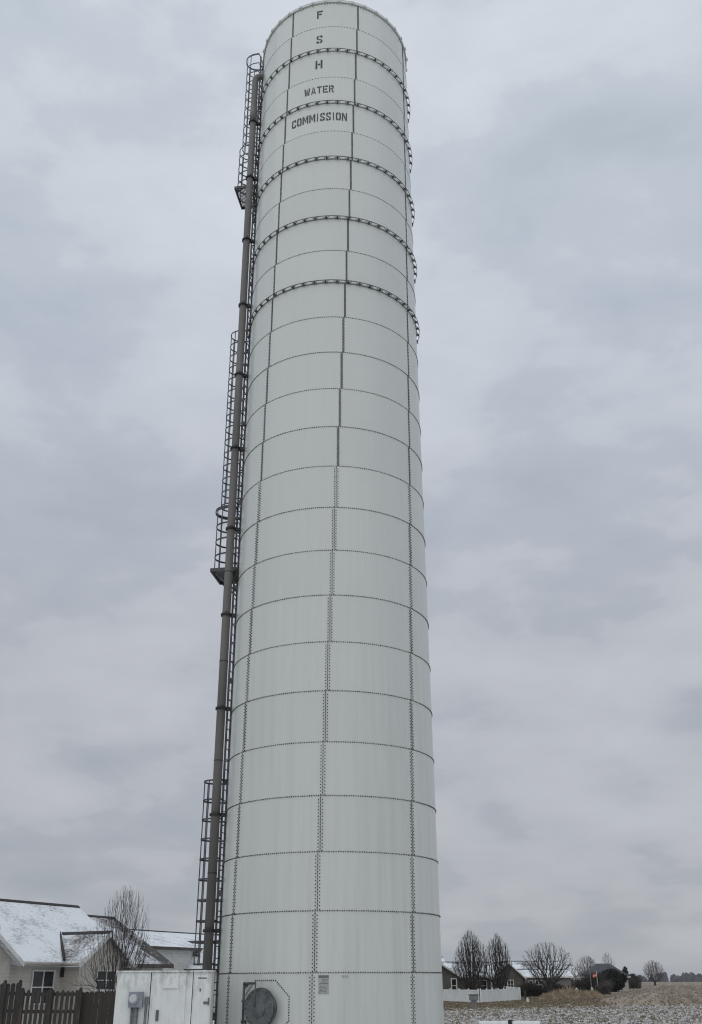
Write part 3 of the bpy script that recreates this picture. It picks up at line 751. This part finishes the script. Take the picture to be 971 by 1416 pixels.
a5 = at(783, 1360, 205)
h5 = House('white_cottage', (a5.x, 205), ux, nx, 'small white house with snowy roof, half hidden behind the bare trees')
e5 = lambda px: (at(px, 1360, 205).x - a5.x)
h5.block(e5(775), e5(799), -6, 0, 3.1, 4.6, M['siding_white'], M['snowroof'])
window(h5.t, h5.p(e5(790), 0, 1.6), 1.2, 1.2, ux, nx)

# hip roofed outbuilding
a6 = at(804, 1360, 228)
h6 = House('outbuilding', (a6.x, 228), V((.97, -.24, 0)).normalized(), V((-.24, -.97, 0)).normalized(), 'dark slate roofed outbuilding behind the round black juniper')
def hip(H_, L, W, eave, ridge):
    wb = MB(); z = eave
    for a, b, c, d in ((0, 0, L, 0), (L, 0, L, -W), (L, -W, 0, -W), (0, -W, 0, 0)):
        wb.slab([H_.p(a, b, 0), H_.p(c, d, 0), H_.p(c, d, z), H_.p(a, b, z)], .15)
    wb.build('wall', M['siding'], H_.t)
    o = .5; r = MB(); i = W/2*.75
    e_ = [H_.p(-o, o, z-.1), H_.p(L+o, o, z-.1), H_.p(L+o, -W-o, z-.1), H_.p(-o, -W-o, z-.1)]; r1, r2 = H_.p(i, -W/2, ridge), H_.p(L-i, -W/2, ridge)
    low = [p - V((0, 0, .15)) for p in e_]
    r.add(e_+[r1, r2]+low, [(0,1,5,4), (1,2,5), (2,3,4,5), (3,0,4), (0,6,7,1), (1,7,8,2), (2,8,9,3), (3,9,6,0), (6,9,8,7)])
    rf = r.build('roof', M['slate'], H_.t)
    f = MB()
    for p, q in ((0, 1), (1, 2)): 
        d = (e_[q]-e_[p]); f.box((e_[p]+e_[q])/2 - V((0, 0, .1)) + V((d.y, -d.x, 0)).normalized()*.03, (d.length, .05, .22), d.normalized())
    f.build('fascia', M['trim'], rf)
hip(h6, 9.7, 9, 2.9, 5.35)
mb = MB(); mb.box(h6.p(3, .03, 1.1), (2.6, .06, 2.2), h6.u, h6.n); mb.build('garage_door', M['siding_grey'], h6.t)

# ------------------------------------------------------------------ bare trees
import numpy as np
def tree(name, base, label, tips, fork, r_tip, seed, bark='bark', twig='twig', az=1.0, bf=.3, step=.35, wob=.04, power=2.3, trunk_r=None, droop=0.0, jit=.07):
    """tips: points the twigs must reach (relative to the foot); each joins the branch that costs least wood and least path"""
    rnd = random.Random(seed); b = V((base[0], base[1], 0))
    pos = np.zeros((40000, 3)); pl = np.zeros(40000); par = [-1]; n = 1
    k = max(3, int(fork/step))
    for i in range(1, k+1):
        pos[n] = (rnd.gauss(0, .012)*fork, rnd.gauss(0, .012)*fork, fork*i/k); pl[n] = fork*i/k; par.append(n-1); n += 1
    n0 = n; S_ = np.array((1, 1, az))
    tips = sorted(tips, key=lambda p: (p[0]**2 + p[1]**2 + (az*(p[2]-fork))**2)*rnd.uniform(.75, 1.3))
    for p in tips:
        p = np.array(p); lo = max(1, n0//2)
        d = np.sqrt((((pos[lo:n]-p)*S_)**2).sum(1)); up_ = np.maximum(0, pos[lo:n, 2] - p[2] + .0)
        j = lo + int(np.argmin(d + bf*pl[lo:n] + 1.2*up_))
        q = pos[j]; L = float(np.linalg.norm(p-q)); m = max(1, int(L/step)); prev = j
        bow = np.array((rnd.gauss(0, wob), rnd.gauss(0, wob), rnd.gauss(0, wob*.5) - droop))*L
        for i in range(1, m+1):
            f = i/m; pos[n] = q + (p-q)*f + bow*(4*f*(1-f))*(1 if m > 1 else 0) + (np.array((rnd.gauss(0, 1), rnd.gauss(0, 1), rnd.gauss(0, 1)))*step*jit if i < m else 0)
            pl[n] = pl[prev] + L/m; par.append(prev); prev = n; n += 1
    cnt = np.zeros(n); kids = [[] for _ in range(n)]
    for i in range(n-1, 0, -1):
        if not kids[i]: cnt[i] = 1
        cnt[par[i]] += cnt[i]; kids[par[i]].append(i)
    rad_ = r_tip*np.power(np.maximum(cnt, 1), 1/power)
    if trunk_r: rad_ = r_tip + (rad_-r_tip)*(trunk_r-r_tip)/(rad_[0]-r_tip)
    T, C_ = MB(), MB(); stack = [(0, None)]; tr_end = n0-1
    while stack:
        i, frm = stack.pop(); ch = [i] if frm is None else [frm, i]
        while kids[ch[-1]]:
            ks = sorted(kids[ch[-1]], key=lambda c: -cnt[c])
            for c in ks[1:]: stack.append((c, ch[-1]))
            ch.append(ks[0])
        rs = [float(rad_[c]) for c in ch]
        if frm is not None: rs[0] = min(rs[0], rs[1]*1.25)
        pts = [(b.x+pos[c][0], b.y+pos[c][1], pos[c][2]) for c in ch]
        big = rs[0] > 6*r_tip
        if frm is None:
            cut = min(len(ch)-1, n0); T.tube(pts[:cut+1], rs[:cut+1], 9); C_.tube(pts[cut:], rs[cut:], 6, caps=False)
        else: C_.tube(pts, rs, 5 if big else 3, caps=False)
    t = thing(name, b, label, 'tree'); T.build('trunk', M[bark], t); C_.build('crown', M[twig], t)
    return t
def crown_tips(count, rx, z0, z1, seed, shape='oval', ry=None, skew=0, shell=.45):
    """points inside a crown outline: oval, column (upright egg) or dome (fan)"""
    rnd = random.Random(seed); out = []
    lob = [(rnd.uniform(0, 2*pi), rnd.uniform(.04, .12), rnd.choice((2, 3, 4, 5))) for _ in range(4)]
    while len(out) < count:
        f = rnd.random(); a = rnd.uniform(0, 2*pi)
        if shape == 'oval': w = sqrt(max(0, 1-(2*f-1)**2))
        elif shape == 'column': w = (sin(pi*min(1, f*.86+.10))**.75)*(1 if f < .75 else 1-.55*((f-.75)/.25)**2)
        elif shape == 'dome': w = sqrt(max(0, 1-max(0, (f-.30)/.70)**2))*(.55+.45*min(1, f/.3))
        elif shape == 'vase': w = (.98-.50*f)*(1 if f < .72 else sqrt(max(0, 1-((f-.72)/.28)**2)))
        else: w = (1-f)**.55*(.35+.65*min(1, f/.25))
        w *= 1 + sum(am*sin(fr*a + ph + f*5) for ph, am, fr in lob)
        q = (rnd.random()**shell)
        if rnd.random() > w: continue
        out.append((cos(a)*w*rx*q + skew*f, sin(a)*w*(ry or rx)*q, z0 + (z1-z0)*f*rnd.uniform(.97, 1.02)))
    return out
def sxy(px, d): return (at(px, 1360, d).x, d)
def zz(py, d, px=800): return at(px, py, d).z
tree('bare_tree', sxy(161, 40), 'young leafless tree spreading in front of the beige house gable', crown_tips(1150, 1.5, 1.9, zz(1221, 40, 165), 11, 'vase', skew=.12, shell=.5), 1.3, .0036, 11, az=.75, bf=.70, step=.2, wob=.018, trunk_r=.075, droop=.03, jit=.03)
tree('pear_tree', sxy(653, 122), 'taller upright leafless pear tree inside the white fence corner', crown_tips(2000, 1.95, 1.2, zz(1284, 122, 655), 21, 'column'), .8, .0105, 21, az=.33, bf=.22, step=.4, trunk_r=.30)
tree('pear_tree', sxy(691, 128), 'slimmer upright leafless pear tree just left of the brown gable', crown_tips(1700, 1.65, 1.2, zz(1289, 128, 690), 34, 'column'), .8, .0105, 34, az=.33, bf=.22, step=.4, trunk_r=.27)
tree('maple_tree', sxy(759, 152), 'wide spreading leafless tree in front of the brown house', crown_tips(1500, 3.6, 1.9, zz(1302, 152, 757), 5, 'dome', shell=.35), 1.5, .011, 5, az=.85, bf=.55, step=.5, wob=.03, trunk_r=.30)
tree('leafless_tree', sxy(815, 265), 'rounded leafless tree rising behind the outbuilding roof, left side', crown_tips(1100, 3.0, 2.5, zz(1321, 265), 8, 'dome'), 2.0, .018, 8, twig='twigfar', az=.8, bf=.45, step=.6, trunk_r=.3)
tree('leafless_tree', sxy(843, 300), 'thin sparse leafless tree above the right end of the outbuilding roof', crown_tips(260, 1.9, 4.0, zz(1316, 300), 15, 'oval'), 3.0, .016, 15, twig='twigfar', az=.7, bf=.35, step=.7, trunk_r=.2)
tree('field_tree', sxy(906, 480), 'lone round leafless tree standing out in the field', crown_tips(1700, 5.2, 1.6, zz(1327, 480, 906), 42, 'dome'), 1.8, .026, 42, twig='twigfar', az=.8, bf=.45, step=.9, trunk_r=.5)
tree('leafless_tree', sxy(792, 185), 'small twiggy leafless tree between the spreading tree and the outbuilding', crown_tips(700, 2.2, 1.3, zz(1332, 185, 792), 63, 'oval'), 1.0, .012, 63, az=.8, bf=.4, step=.5, trunk_r=.13)

# evergreens: many small sprays in an uneven volume
def sprays(mb, c, rx, ry, rz, count, size, rnd, lumps=9, flat=.0):
    ls = []
    for i in range(lumps):
        a = rnd.uniform(0, 2*pi); q = rnd.uniform(.2, .62); zz = rnd.uniform(-.45, .55)
        ls.append((V((cos(a)*q*rx, sin(a)*q*ry, zz*rz)), rnd.uniform(.38, .62)))
    ls.append((V((0, 0, 0)), .8))
    for i in range(count):
        lc, lr = rnd.choice(ls)
        d = V((rnd.gauss(0, 1), rnd.gauss(0, 1), rnd.gauss(0, 1))).normalized()
        p = V(c) + lc + V((d.x*rx*lr, d.y*ry*lr, d.z*rz*lr))*(rnd.uniform(.6, 1.03))
        if p.z < .03: continue
        t = (d + V((rnd.gauss(0, .5), rnd.gauss(0, .5), rnd.gauss(0, .5)+.3))).normalized(); s = t.cross(V((rnd.random()-.5, rnd.random()-.5, rnd.random()-.5))).normalized()
        L = size*rnd.uniform(.6, 1.4); w = L*.38
        mb.add([p, p + s*w + t*L*.4, p + t*L, p - s*w + t*L*.45], [(0, 1, 2, 3)])
def evergreen(name, px, dist, wpx, hm, label, count, mat, size, seed, cat='shrub', lumps=9):
    rnd = random.Random(seed); b = at(px, 1360, dist); rx = wpx/1500*dist/2
    t = thing(name, (b.x, dist, 0), label, cat)
    mb = MB(); sprays(mb, (b.x, dist, hm*.5), rx, rx, hm*.5, count, size, rnd, lumps); mb.build('crown' if cat == 'tree' else 'foliage', M[mat], t)
    tr = MB(); tr.tube([(b.x, dist, 0), (b.x, dist, hm*.6)], [rx*.08+.03, .03], 7); tr.build('trunk' if cat == 'tree' else 'stem', M['bark'], t)
    return t
evergreen('juniper', 849, 214, 38, 3.95, 'big rounded near-black juniper in front of the slate roofed outbuilding', 9000, 'juniper', .42, 3, lumps=14)
evergreen('cedar_tree', 866, 330, 6, 5.6, 'narrow dark cedar standing just right of the outbuilding', 1400, 'evergreen', .6, 4, 'tree')
evergreen('cedar_tree', 874, 380, 14, 4.2, 'broad dark cedar clump between the outbuilding and the field tree', 2200, 'evergreen', .6, 6, 'tree')
evergreen('yard_shrub', 664.5, 116, 9, 1.35, 'grey twiggy shrub poking above the white fence corner', 900, 'brush', .22, 5)

# dark twiggy hedge and shrubs
def brush(name, x0, x1, dist, h, label, count, mat='brush', seed=1, cat='hedge', depth=1.2):
    rnd = random.Random(seed); a, b = at(x0, 1365, dist), at(x1, 1365, dist)
    t = thing(name, ((a.x+b.x)/2, dist, 0), label, cat); mb = MB()
    for i in range(count):
        x = rnd.uniform(a.x, b.x); y = dist + rnd.uniform(-depth, depth); hh = h*rnd.uniform(.5, 1.05)*(.85+.2*sin(x*1.3+seed))
        dx, dy = rnd.gauss(0, .3)*hh, rnd.gauss(0, .3)*hh
        w = rnd.uniform(.012, .03)
        p0 = V((x, y, 0)); p1 = V((x+dx*.4, y+dy*.4, hh*.55)); p2 = V((x+dx, y+dy, hh))
        mb.tube([p0, p1, p2], [w, w*.8, w*.4], 3, caps=False)
        for q in range(4):
            f = rnd.uniform(.3, 1); s = p1.lerp(p2, f); d = V((rnd.gauss(0, .4), rnd.gauss(0, .4), rnd.uniform(.1, .6)))*hh*.4
            mb.add([s, s+d+V((w, 0, 0)), s+d*1.1, s+V((0, w, w*1.5))], [(0, 1, 2, 3)])
    mb.build('branches', M[mat], t)
    return t
brush('hedge', 718, 757, 156, 1.55, 'low dark leafless hedge below the brown house windows', 1500, seed=2)
brush('hedge', 757, 792, 162, 1.7, 'low dark leafless hedge right of the spreading tree trunk', 1400, seed=3)
brush('thicket', 798, 828, 190, 3.0, 'dark reddish thicket left of the black juniper', 1500, seed=4, cat='shrubs', depth=2)
brush('thicket', 826, 842, 176, 1.9, 'brownish leafless bush around the flagpole foot', 700, 'twigfar', seed=5, cat='shrubs')
brush('shrub_row', 868, 884, 300, 3.4, 'scrubby grey brush row left of the lone field tree', 700, 'brush', seed=9, cat='shrubs', depth=3)

# tan ornamental grass clumps
def grassclump(px, dist, wpx, h, label, seed):
    rnd = random.Random(seed); b = at(px, 1370, dist); rx = wpx/1500*dist/2; mb = MB()
    for i in range(850):
        a = rnd.uniform(0, 2*pi); q = sqrt(rnd.random())*rx; x, y = b.x+cos(a)*q, dist+sin(a)*q*.7
        hh = h*.80*rnd.uniform(.35, 1.08)*(1-.72*(q/rx)**1.5); dx, dy = cos(a)*.35*hh*rnd.random()+rnd.gauss(0, .12)*hh, sin(a)*.35*hh*rnd.random()
        w = rnd.uniform(.02, .045)
        mb.add([(x-w, y, 0), (x+w, y, 0), (x+dx*.4+w*.8, y+dy*.4, hh*.65), (x+dx, y+dy, hh), (x+dx*.4-w*.8, y+dy*.4, hh*.65)], [(0,1,2,3,4)])
    o = mb.build('ornamental_grass', M['drygrass']); 
    tag(o, label, 'grass clump', 'tan grass clumps at the lawn edge')
GC = [(757, 128, 26, 1.15, 'short tan grass clump at the left end of the clump row'), (772, 130, 30, 1.75, 'tan grass clump second from the left of the row'),
      (786, 133, 30, 2.1, 'tallest tan grass clump in the middle of the row'), (802, 136, 30, 1.6, 'tan grass clump second from the right of the row'),
      (818, 141, 30, 1.5, 'tan grass clump at the right end of the clump row, before the thicket')]
for i, (px, d, w, h, lb) in enumerate(GC): grassclump(px, d, w, h, lb, 50+i)

# far wood along the horizon
def farwood():
    rnd = random.Random(77); mb = MB()
    for i in range(620):
        x = rnd.uniform(470, 1500); d = 1650 + rnd.uniform(-150, 150)
        h = (10.5 + 3.0*sin(x*.021) + 1.8*sin(x*.057+1) + rnd.gauss(0, 1.6))*(1.12 if x < 760 else .92); rx = rnd.uniform(2.2, 5.0)
        nlat, nlon = 5, 7; vs = []
        for a in range(nlat+1):
            th = pi/2*a/nlat
            for j in range(nlon):
                k = 1 + rnd.uniform(-.3, .3)
                vs.append((x + rx*cos(th)**.7*cos(2*pi*j/nlon)*k, d + rx*cos(th)**.7*sin(2*pi*j/nlon)*k, max(-.5, h*(.2+.8*sin(th))*(1+(k-1)*.5)) if a else -.5))
        mb.add(vs, [(a*nlon+j, a*nlon+(j+1) % nlon, (a+1)*nlon+(j+1) % nlon, (a+1)*nlon+j) for a in range(nlat) for j in range(nlon)])
        for q in range(14):
            a = rnd.uniform(.2, pi-.2); px_ = x + rx*cos(a)*.9; pz = h*(.3+.68*sin(a)); w = rnd.uniform(.15, .45); L = rnd.uniform(1.0, 2.6); y = d + rnd.uniform(-rx, rx)*.6
            mb.add([(px_-w, y, pz-L), (px_+w, y, pz-L), (px_+cos(a)*L*.5, y+.1, pz+L*.6)], [(0, 1, 2)])
    o = mb.build('far_wood', M['wood_far'], kind='stuff'); tag(o, 'hazy dark line of far woods along the horizon behind the field', 'woods')
farwood()

# ------------------------------------------------------------------ small things on the right
def vinyl(name, p, q, label, solid, h=1.22):
    p, q = V(p), V(q); d = (q-p); L = d.length; d.normalize(); nrm = V((d.y, -d.x, 0)); mid = (p+q)/2
    t = thing(name, mid, label, 'fence', 'white yard fence sides')
    mb = MB(); mb.box(mid + V((0, 0, h-.06)), (L, .05, .12), d); mb.build('top_rail', M['vinyl'], t)
    mb = MB(); mb.box(mid + V((0, 0, .14)), (L, .05, .12), d); mb.build('bottom_rail', M['vinyl'], t)
    mb = MB(); n = int(L/(.16 if not solid else .15)); 
    for i in range(n):
        c = p + d*(L*(i+.5)/n); mb.box(c + V((0, 0, h/2+.04)), (.15 if solid else .115, .022, h-.30), d)
    mb.build('boards', M['vinyl'], t)
    m = max(2, round(L/2.4))
    for i in range(m+1):
        c = p + d*(L*i/m); mb = MB(); mb.box(c + V((0, 0, h/2+.03)), (.13, .13, h+.06), d); mb.tube([c + V((0, 0, h+.06)), c + V((0, 0, h+.13))], [.09, .01], 4); mb.build('post', M['vinyl'], t)
def gp(px, py):
    d = fw + rt*((px-485.5)/FPX) + up*((708-py)/FPX); t = -EYE/d.z; return V((d.x*t, d.y*t, 0))
corner = gp(664, 1387.3)
vinyl('vinyl_fence', corner + V((.12, .05, 0)), gp(719, 1383.5), 'solid white vinyl fence side running right of the corner', True)
vinyl('vinyl_fence', corner - V((.12, -.05, 0)), gp(600, 1384.6), 'white slatted vinyl fence side between the corner and the tower', False)
vinyl('vinyl_fence', gp(720, 1383.3), gp(690, 1375.5), 'rear white vinyl fence side behind the slim pear tree', False)

pd = gp(656, 1395); t = thing('utility_pedestal', pd, 'grey plastic utility pedestal standing on the lawn before the white fence', 'utility box')
mb = MB(); mb.box(pd + V((0, 0, .30)), (.42, .32, .62)); mb.build('post', M['greybox'], t)
mb = MB(); mb.box(pd + V((0, 0, .80)), (.70, .48, .40)); mb.build('housing', M['greybox'], t)
mb = MB(); mb.box(pd + V((0, 0, 1.02)), (.76, .54, .055)); mb.build('lid', M['ridge'], t)

# two white blocks at the bottom of the picture
def block(x0p, x1p, label):
    a, b = at(x0p, 1412.5, 48.5), at(x1p, 1412.3, 48.5); zt = a.z
    t = thing('concrete_block', ((a.x+b.x)/2, 48.8, 0), label, 'concrete block', 'white blocks on the snowy grass')
    mb = MB(); x0, x1 = a.x, b.x; y0, y1 = 48.5, 49.1
    prof = [(y0-.10, 0), (y0-.10, .10), (y0, zt-.05), (y0+.04, zt), (y1-.04, zt), (y1, zt-.05), (y1+.10, .10), (y1+.10, 0)]
    k = len(prof)
    mb.add([(x0, y, z) for y, z in prof] + [(x1, y, z) for y, z in prof], [tuple(range(k)), tuple(reversed(range(k, 2*k)))] + [(i, i+k, (i+1) % k + k, (i+1) % k) for i in range(k)])
    mb.build('body', M['white'], t)
    mb = MB(); mb.box(((x0*.7+x1*.3), y0-.035, .2), (.09, .04, .09)); mb.box(((x0*.3+x1*.7), y0-.035, .2), (.09, .04, .09)); mb.build('lifting_eye', M['blackmetal'], t)
block(663, 702.5, 'left of two low white concrete blocks, nearer the tower')
block(709.5, 747, 'right of two low white concrete blocks, farther from the tower')
mb = MB(); q = at(706, 1411, 48.9); mb.box((q.x, 48.9, q.z/2), (.20, .16, q.z)); mb.tube([(q.x, 48.9, q.z), (q.x, 48.9, q.z+.03)], [.10, .06], 8)
t = thing('bollard', (q.x, 48.9, 0), 'short dark post standing between the two white blocks', 'post'); mb.build('post_shaft', M['picket'], t)
mb = MB(); mb.box((q.x, 48.9, .04), (.3, .3, .08)); mb.build('base_plate', M['concrete'], t)

# flag on a pole, marker posts, little yard lamp
fp = at(827, 1366, 182); t = thing('flagpole', (fp.x, 182, 0), 'thin pole with a small red and white flag beside the juniper', 'flagpole')
ft = at(825, 1345, 182).z
mb = MB(); mb.tube([(fp.x, 182, 0), (fp.x, 182, ft+.2)], [.045, .03], 8); mb.tube([(fp.x, 182, ft+.2), (fp.x, 182, ft+.28)], .06, 8); mb.build('pole', M['trim'], t)
def flag(x0, x1, z0, z1, mat, nm, yo=0):
    mb = MB(); k = 8
    vs = []
    for i in range(k+1):
        x = x0 + (x1-x0)*i/k; w = .10*sin(i*1.1); dr = -.10*i/k*4*.5
        for zz in (z0, z1): vs += [(x, 182 + w + yo, zz+dr*.8), (x, 182.02 + w + yo, zz+dr*.8)]
    f = []
    for i in range(k):
        o = i*4; f += [(o, o+4, o+6, o+2), (o+1, o+3, o+7, o+5), (o+2, o+6, o+7, o+3), (o, o+1, o+5, o+4)]
    mb.add(vs, f); mb.build(nm, mat, t)
flag(fp.x-.04, fp.x-.66, ft-.62, ft-.46, M['red'], 'flag_red_band'); flag(fp.x-.04, fp.x-.66, ft-.455, ft-.30, M['trim'], 'flag_white_band'); flag(fp.x-.04, fp.x-.66, ft-.295, ft-.05, M['red'], 'flag_red_band')

def post(name, px, dist, h, w, mat, label, cat):
    b = at(px, 1365, dist); t = thing(name, (b.x, dist, 0), label, cat); mb = MB()
    mb.box((b.x, dist, h/2), (w, w, h)); mb.tube([(b.x, dist, h), (b.x, dist, h+w*.5)], [w*.7, w*.1], 4); mb.build('shaft', M[mat], t)
    mb = MB(); mb.box((b.x, dist, .05), (w*1.5, w*1.5, .1)); mb.build('base', M['concrete'], t)
post('wooden_post', 725.5, 124, .95, .16, 'picket', 'short dark wooden post at the right end of the white fence', 'post')
post('marker_post', 728.5, 112, .35, .22, 'white', 'tiny white marker stub in the lawn right of the white fence', 'marker')
post('light_pole', 818, 186, 4.0, .10, 'greybox', 'thin grey pole in the thicket left of the flag', 'pole')
post('gate_pillar', 784.5, 158, .95, .32, 'vinylgrey', 'left white pillar half hidden by the hedge behind the grass', 'pillar')
post('gate_pillar', 797, 158, .95, .32, 'vinylgrey', 'right white pillar beside the thicket behind the grass', 'pillar')
post('gate_pillar', 818.5, 170, .95, .32, 'vinylgrey', 'broad pale pillar low in the thicket under the flag', 'pillar')

# ------------------------------------------------------------------ ground cover
def tufts(name, label, n, region, mat, h, w, seed, rows=False, cat='grass'):
    rnd = random.Random(seed); mb = MB(); V_ = mb.v; F = mb.f
    cnt = 0
    while cnt < n:
        p = region(rnd)
        if p is None: continue
        x, y = p; hh = h*rnd.uniform(.35, 1.2); 
        for q in range(3):
            a = rnd.uniform(0, 2*pi); ww = w*rnd.uniform(.6, 1.3); dx, dy = cos(a)*ww, sin(a)*ww*.5; lx, ly = rnd.gauss(0, .4)*hh, rnd.gauss(0, .4)*hh
            o = len(V_); V_ += [(x-dx, y-dy, 0), (x+dx, y+dy, 0), (x+dx*.5+lx, y+dy*.5+ly, hh), (x-dx*.5+lx, y-dy*.5+ly, hh*.9)]; F.append((o, o+1, o+2, o+3)); mb.sm.append(False)
        cnt += 1
    o = mb.build(name, M[mat], kind='stuff'); tag(o, label, cat)
def near(rnd):
    y = 40 + 58*rnd.random()**1.0; x = rnd.uniform(.5, 40)
    if x > y*.42 + 2: return None
    if y > 74 + .55*x + rnd.gauss(0, 4): return None
    return x, y
tufts('snowy_grass', 'frosted short grass in front of the lawn', 34000, near, 'snowtuft', .11, .10, 1)
tufts('dead_grass', 'dull brown dead grass showing through the snow', 14000, near, 'tuft', .14, .05, 2)
def fieldr(rnd):
    k = rnd.randint(-75, 150); q = k*1.53 + rnd.gauss(0, .35); t = 85 + 400*rnd.random()**1.4
    x = .952*q + .307*t*1.0; y = -.307*q + .952*t
    if y < 78 + .55*x or x*.9 - y*.2 < 1: return None
    if x > .42*y + 3: return None
    return x, y
tufts('corn_stubble', 'rows of pale cut corn stubble in the brown field', 5500, fieldr, 'stubble', .14, .09, 3, cat='stubble')
def lawnr(rnd):
    y = rnd.uniform(76, 150); x = rnd.uniform(5, 42)
    if y < 72 + .55*x or x*.9 - y*.2 > 3 or x > .42*y: return None
    return x, y
tufts('lawn_grass', 'yellow brown dormant lawn grass before the white fence', 9000, lawnr, 'tuft', .10, .10, 4)

# ------------------------------------------------------------------ winter air
HZ = bpy.data.materials.new('winter_air'); HZ.use_nodes = True
HZ.node_tree.nodes.remove(HZ.node_tree.nodes['Principled BSDF'])
pv = HZ.node_tree.nodes.new('ShaderNodeVolumePrincipled'); pv.inputs['Color'].default_value = (.93, .96, 1, 1); pv.inputs['Density'].default_value = .00010
HZ.node_tree.links.new(pv.outputs[0], HZ.node_tree.nodes['Material Output'].inputs['Volume'])
mb = MB(); mb.box((0, 2850, 29.5), (7010, 6310, 61)); tag(mb.build('haze', HZ, kind='stuff'), 'thin cold haze in the air over the fields', 'haze')

# ------------------------------------------------------------------ sky and sun
W = bpy.data.worlds.new('World'); S.world = W; W.use_nodes = True
nt = W.node_tree; N = nt.nodes; LK = nt.links; bg = N['Background']
SUN_EL, SUN_AZ = 48, 196          # azimuth clockwise from +Y: behind the camera, a little left
sky = N.new('ShaderNodeTexSky'); sky.sky_type = 'NISHITA'; sky.sun_disc = False
sky.sun_elevation = rad(SUN_EL); sky.sun_rotation = rad(SUN_AZ)
tc = N.new('ShaderNodeTexCoord'); sp = N.new('ShaderNodeSeparateXYZ'); LK.new(tc.outputs['Generated'], sp.inputs[0])
def wm(op, a, b=0, c=None, clamp=False):
    n = N.new('ShaderNodeMath'); n.operation = op; n.use_clamp = clamp
    for i, v in enumerate((a, b) if c is None else (a, b, c)):
        if isinstance(v, (int, float)): n.inputs[i].default_value = v
        else: LK.new(v, n.inputs[i])
    return n.outputs[0]
zc = wm('ADD', wm('MAXIMUM', sp.outputs[2], 0), .24)
cv = N.new('ShaderNodeCombineXYZ'); LK.new(wm('DIVIDE', sp.outputs[0], zc), cv.inputs[0]); LK.new(wm('DIVIDE', sp.outputs[1], zc), cv.inputs[1])
def wn(scale, detail, rough, off=(0, 0, 0), dist=0):
    m = N.new('ShaderNodeMapping'); m.inputs['Location'].default_value = off; LK.new(cv.outputs[0], m.inputs[0])
    n = N.new('ShaderNodeTexNoise'); n.inputs['Scale'].default_value = scale; n.inputs['Detail'].default_value = detail; n.inputs['Roughness'].default_value = rough; n.inputs['Distortion'].default_value = dist
    LK.new(m.outputs[0], n.inputs['Vector']); return n.outputs['Fac']
c1 = wn(1.5, 4, .48, (3.1, 1.7, 0), .15); c2 = wn(3.6, 5, .5, (0.3, 5.2, 0), .15)
m3 = N.new('ShaderNodeMapping'); m3.inputs['Scale'].default_value = (1, 1, 2.3); m3.inputs['Location'].default_value = (2.3, .4, 1.1); LK.new(tc.outputs['Generated'], m3.inputs[0])
n3 = N.new('ShaderNodeTexNoise'); n3.inputs['Scale'].default_value = 4.6; n3.inputs['Detail'].default_value = 8; n3.inputs['Roughness'].default_value = .56; n3.inputs['Distortion'].default_value = .12; LK.new(m3.outputs[0], n3.inputs['Vector'])
cl = wm('ADD', wm('MULTIPLY', n3.outputs['Fac'], .40), wm('MULTIPLY', wm('ADD', wm('MULTIPLY', c1, .55), wm('MULTIPLY', c2, .45)), .60))
def wramp(fac, stops):
    n = N.new('ShaderNodeValToRGB'); LK.new(fac, n.inputs[0]); e = n.color_ramp.elements
    while len(e) < len(stops): e.new(.5)
    for q, (p, c) in zip(e, stops): q.position = p; q.color = (*c, 1)
    return n.outputs[0]
# brightness of the overcast by height, then cloud shading on it
base = wramp(sp.outputs[2], [(0, (.415,.435,.47)), (.10, (.425,.44,.48)), (.30, (.46,.48,.53)), (.55, (.53,.57,.64)), (.80, (.61,.66,.725)), (1, (.74,.79,.85))])
shade = wramp(cl, [(.37, (.80,.835,.855)), (.44, (.90,.925,.94)), (.485, (.965,.975,.98)), (.505, (1.045,1.042,1.035)), (.55, (1.11,1.10,1.085)), (.63, (1.20,1.19,1.175))])
mx = N.new('ShaderNodeMix'); mx.data_type = 'RGBA'; mx.blend_type = 'MULTIPLY'; mx.inputs[0].default_value = 1
LK.new(base, mx.inputs[6]); LK.new(shade, mx.inputs[7])
sc_ = N.new('ShaderNodeVectorMath'); sc_.operation = 'SCALE'; LK.new(mx.outputs[2], sc_.inputs[0]); sc_.inputs[3].default_value = 10.0
m2 = N.new('ShaderNodeMix'); m2.data_type = 'RGBA'; m2.inputs[0].default_value = .95; LK.new(sky.outputs[0], m2.inputs[6]); LK.new(sc_.outputs[0], m2.inputs[7])
LK.new(m2.outputs[2], bg.inputs[0]); bg.inputs[1].default_value = .1
sl = bpy.data.lights.new('sun', 'SUN'); sl.energy = .9; sl.angle = rad(110); sl.color = (1, .97, .93)
so = bpy.data.objects.new('sun', sl); COL.objects.link(so)
sd = V((sin(rad(SUN_AZ))*cos(rad(SUN_EL)), cos(rad(SUN_AZ))*cos(rad(SUN_EL)), sin(rad(SUN_EL))))
so.rotation_euler = sd.to_track_quat('Z', 'Y').to_euler(); so.location = sd*60

S.view_settings.view_transform = 'Standard'; S.view_settings.look = 'None'; S.view_settings.exposure = 0; S.view_settings.gamma = 1
S.view_settings.use_curve_mapping = False
S.cycles.max_bounces = 6; S.cycles.use_denoising = True; S.cycles.denoiser = 'OPENIMAGEDENOISE'; S.cycles.denoising_input_passes = 'RGB_ALBEDO_NORMAL'; S.cycles.denoising_prefilter = 'NONE'; S.cycles.sample_clamp_indirect = 2.0; S.cycles.use_adaptive_sampling = False
S.cycles.filter_width = 1.15
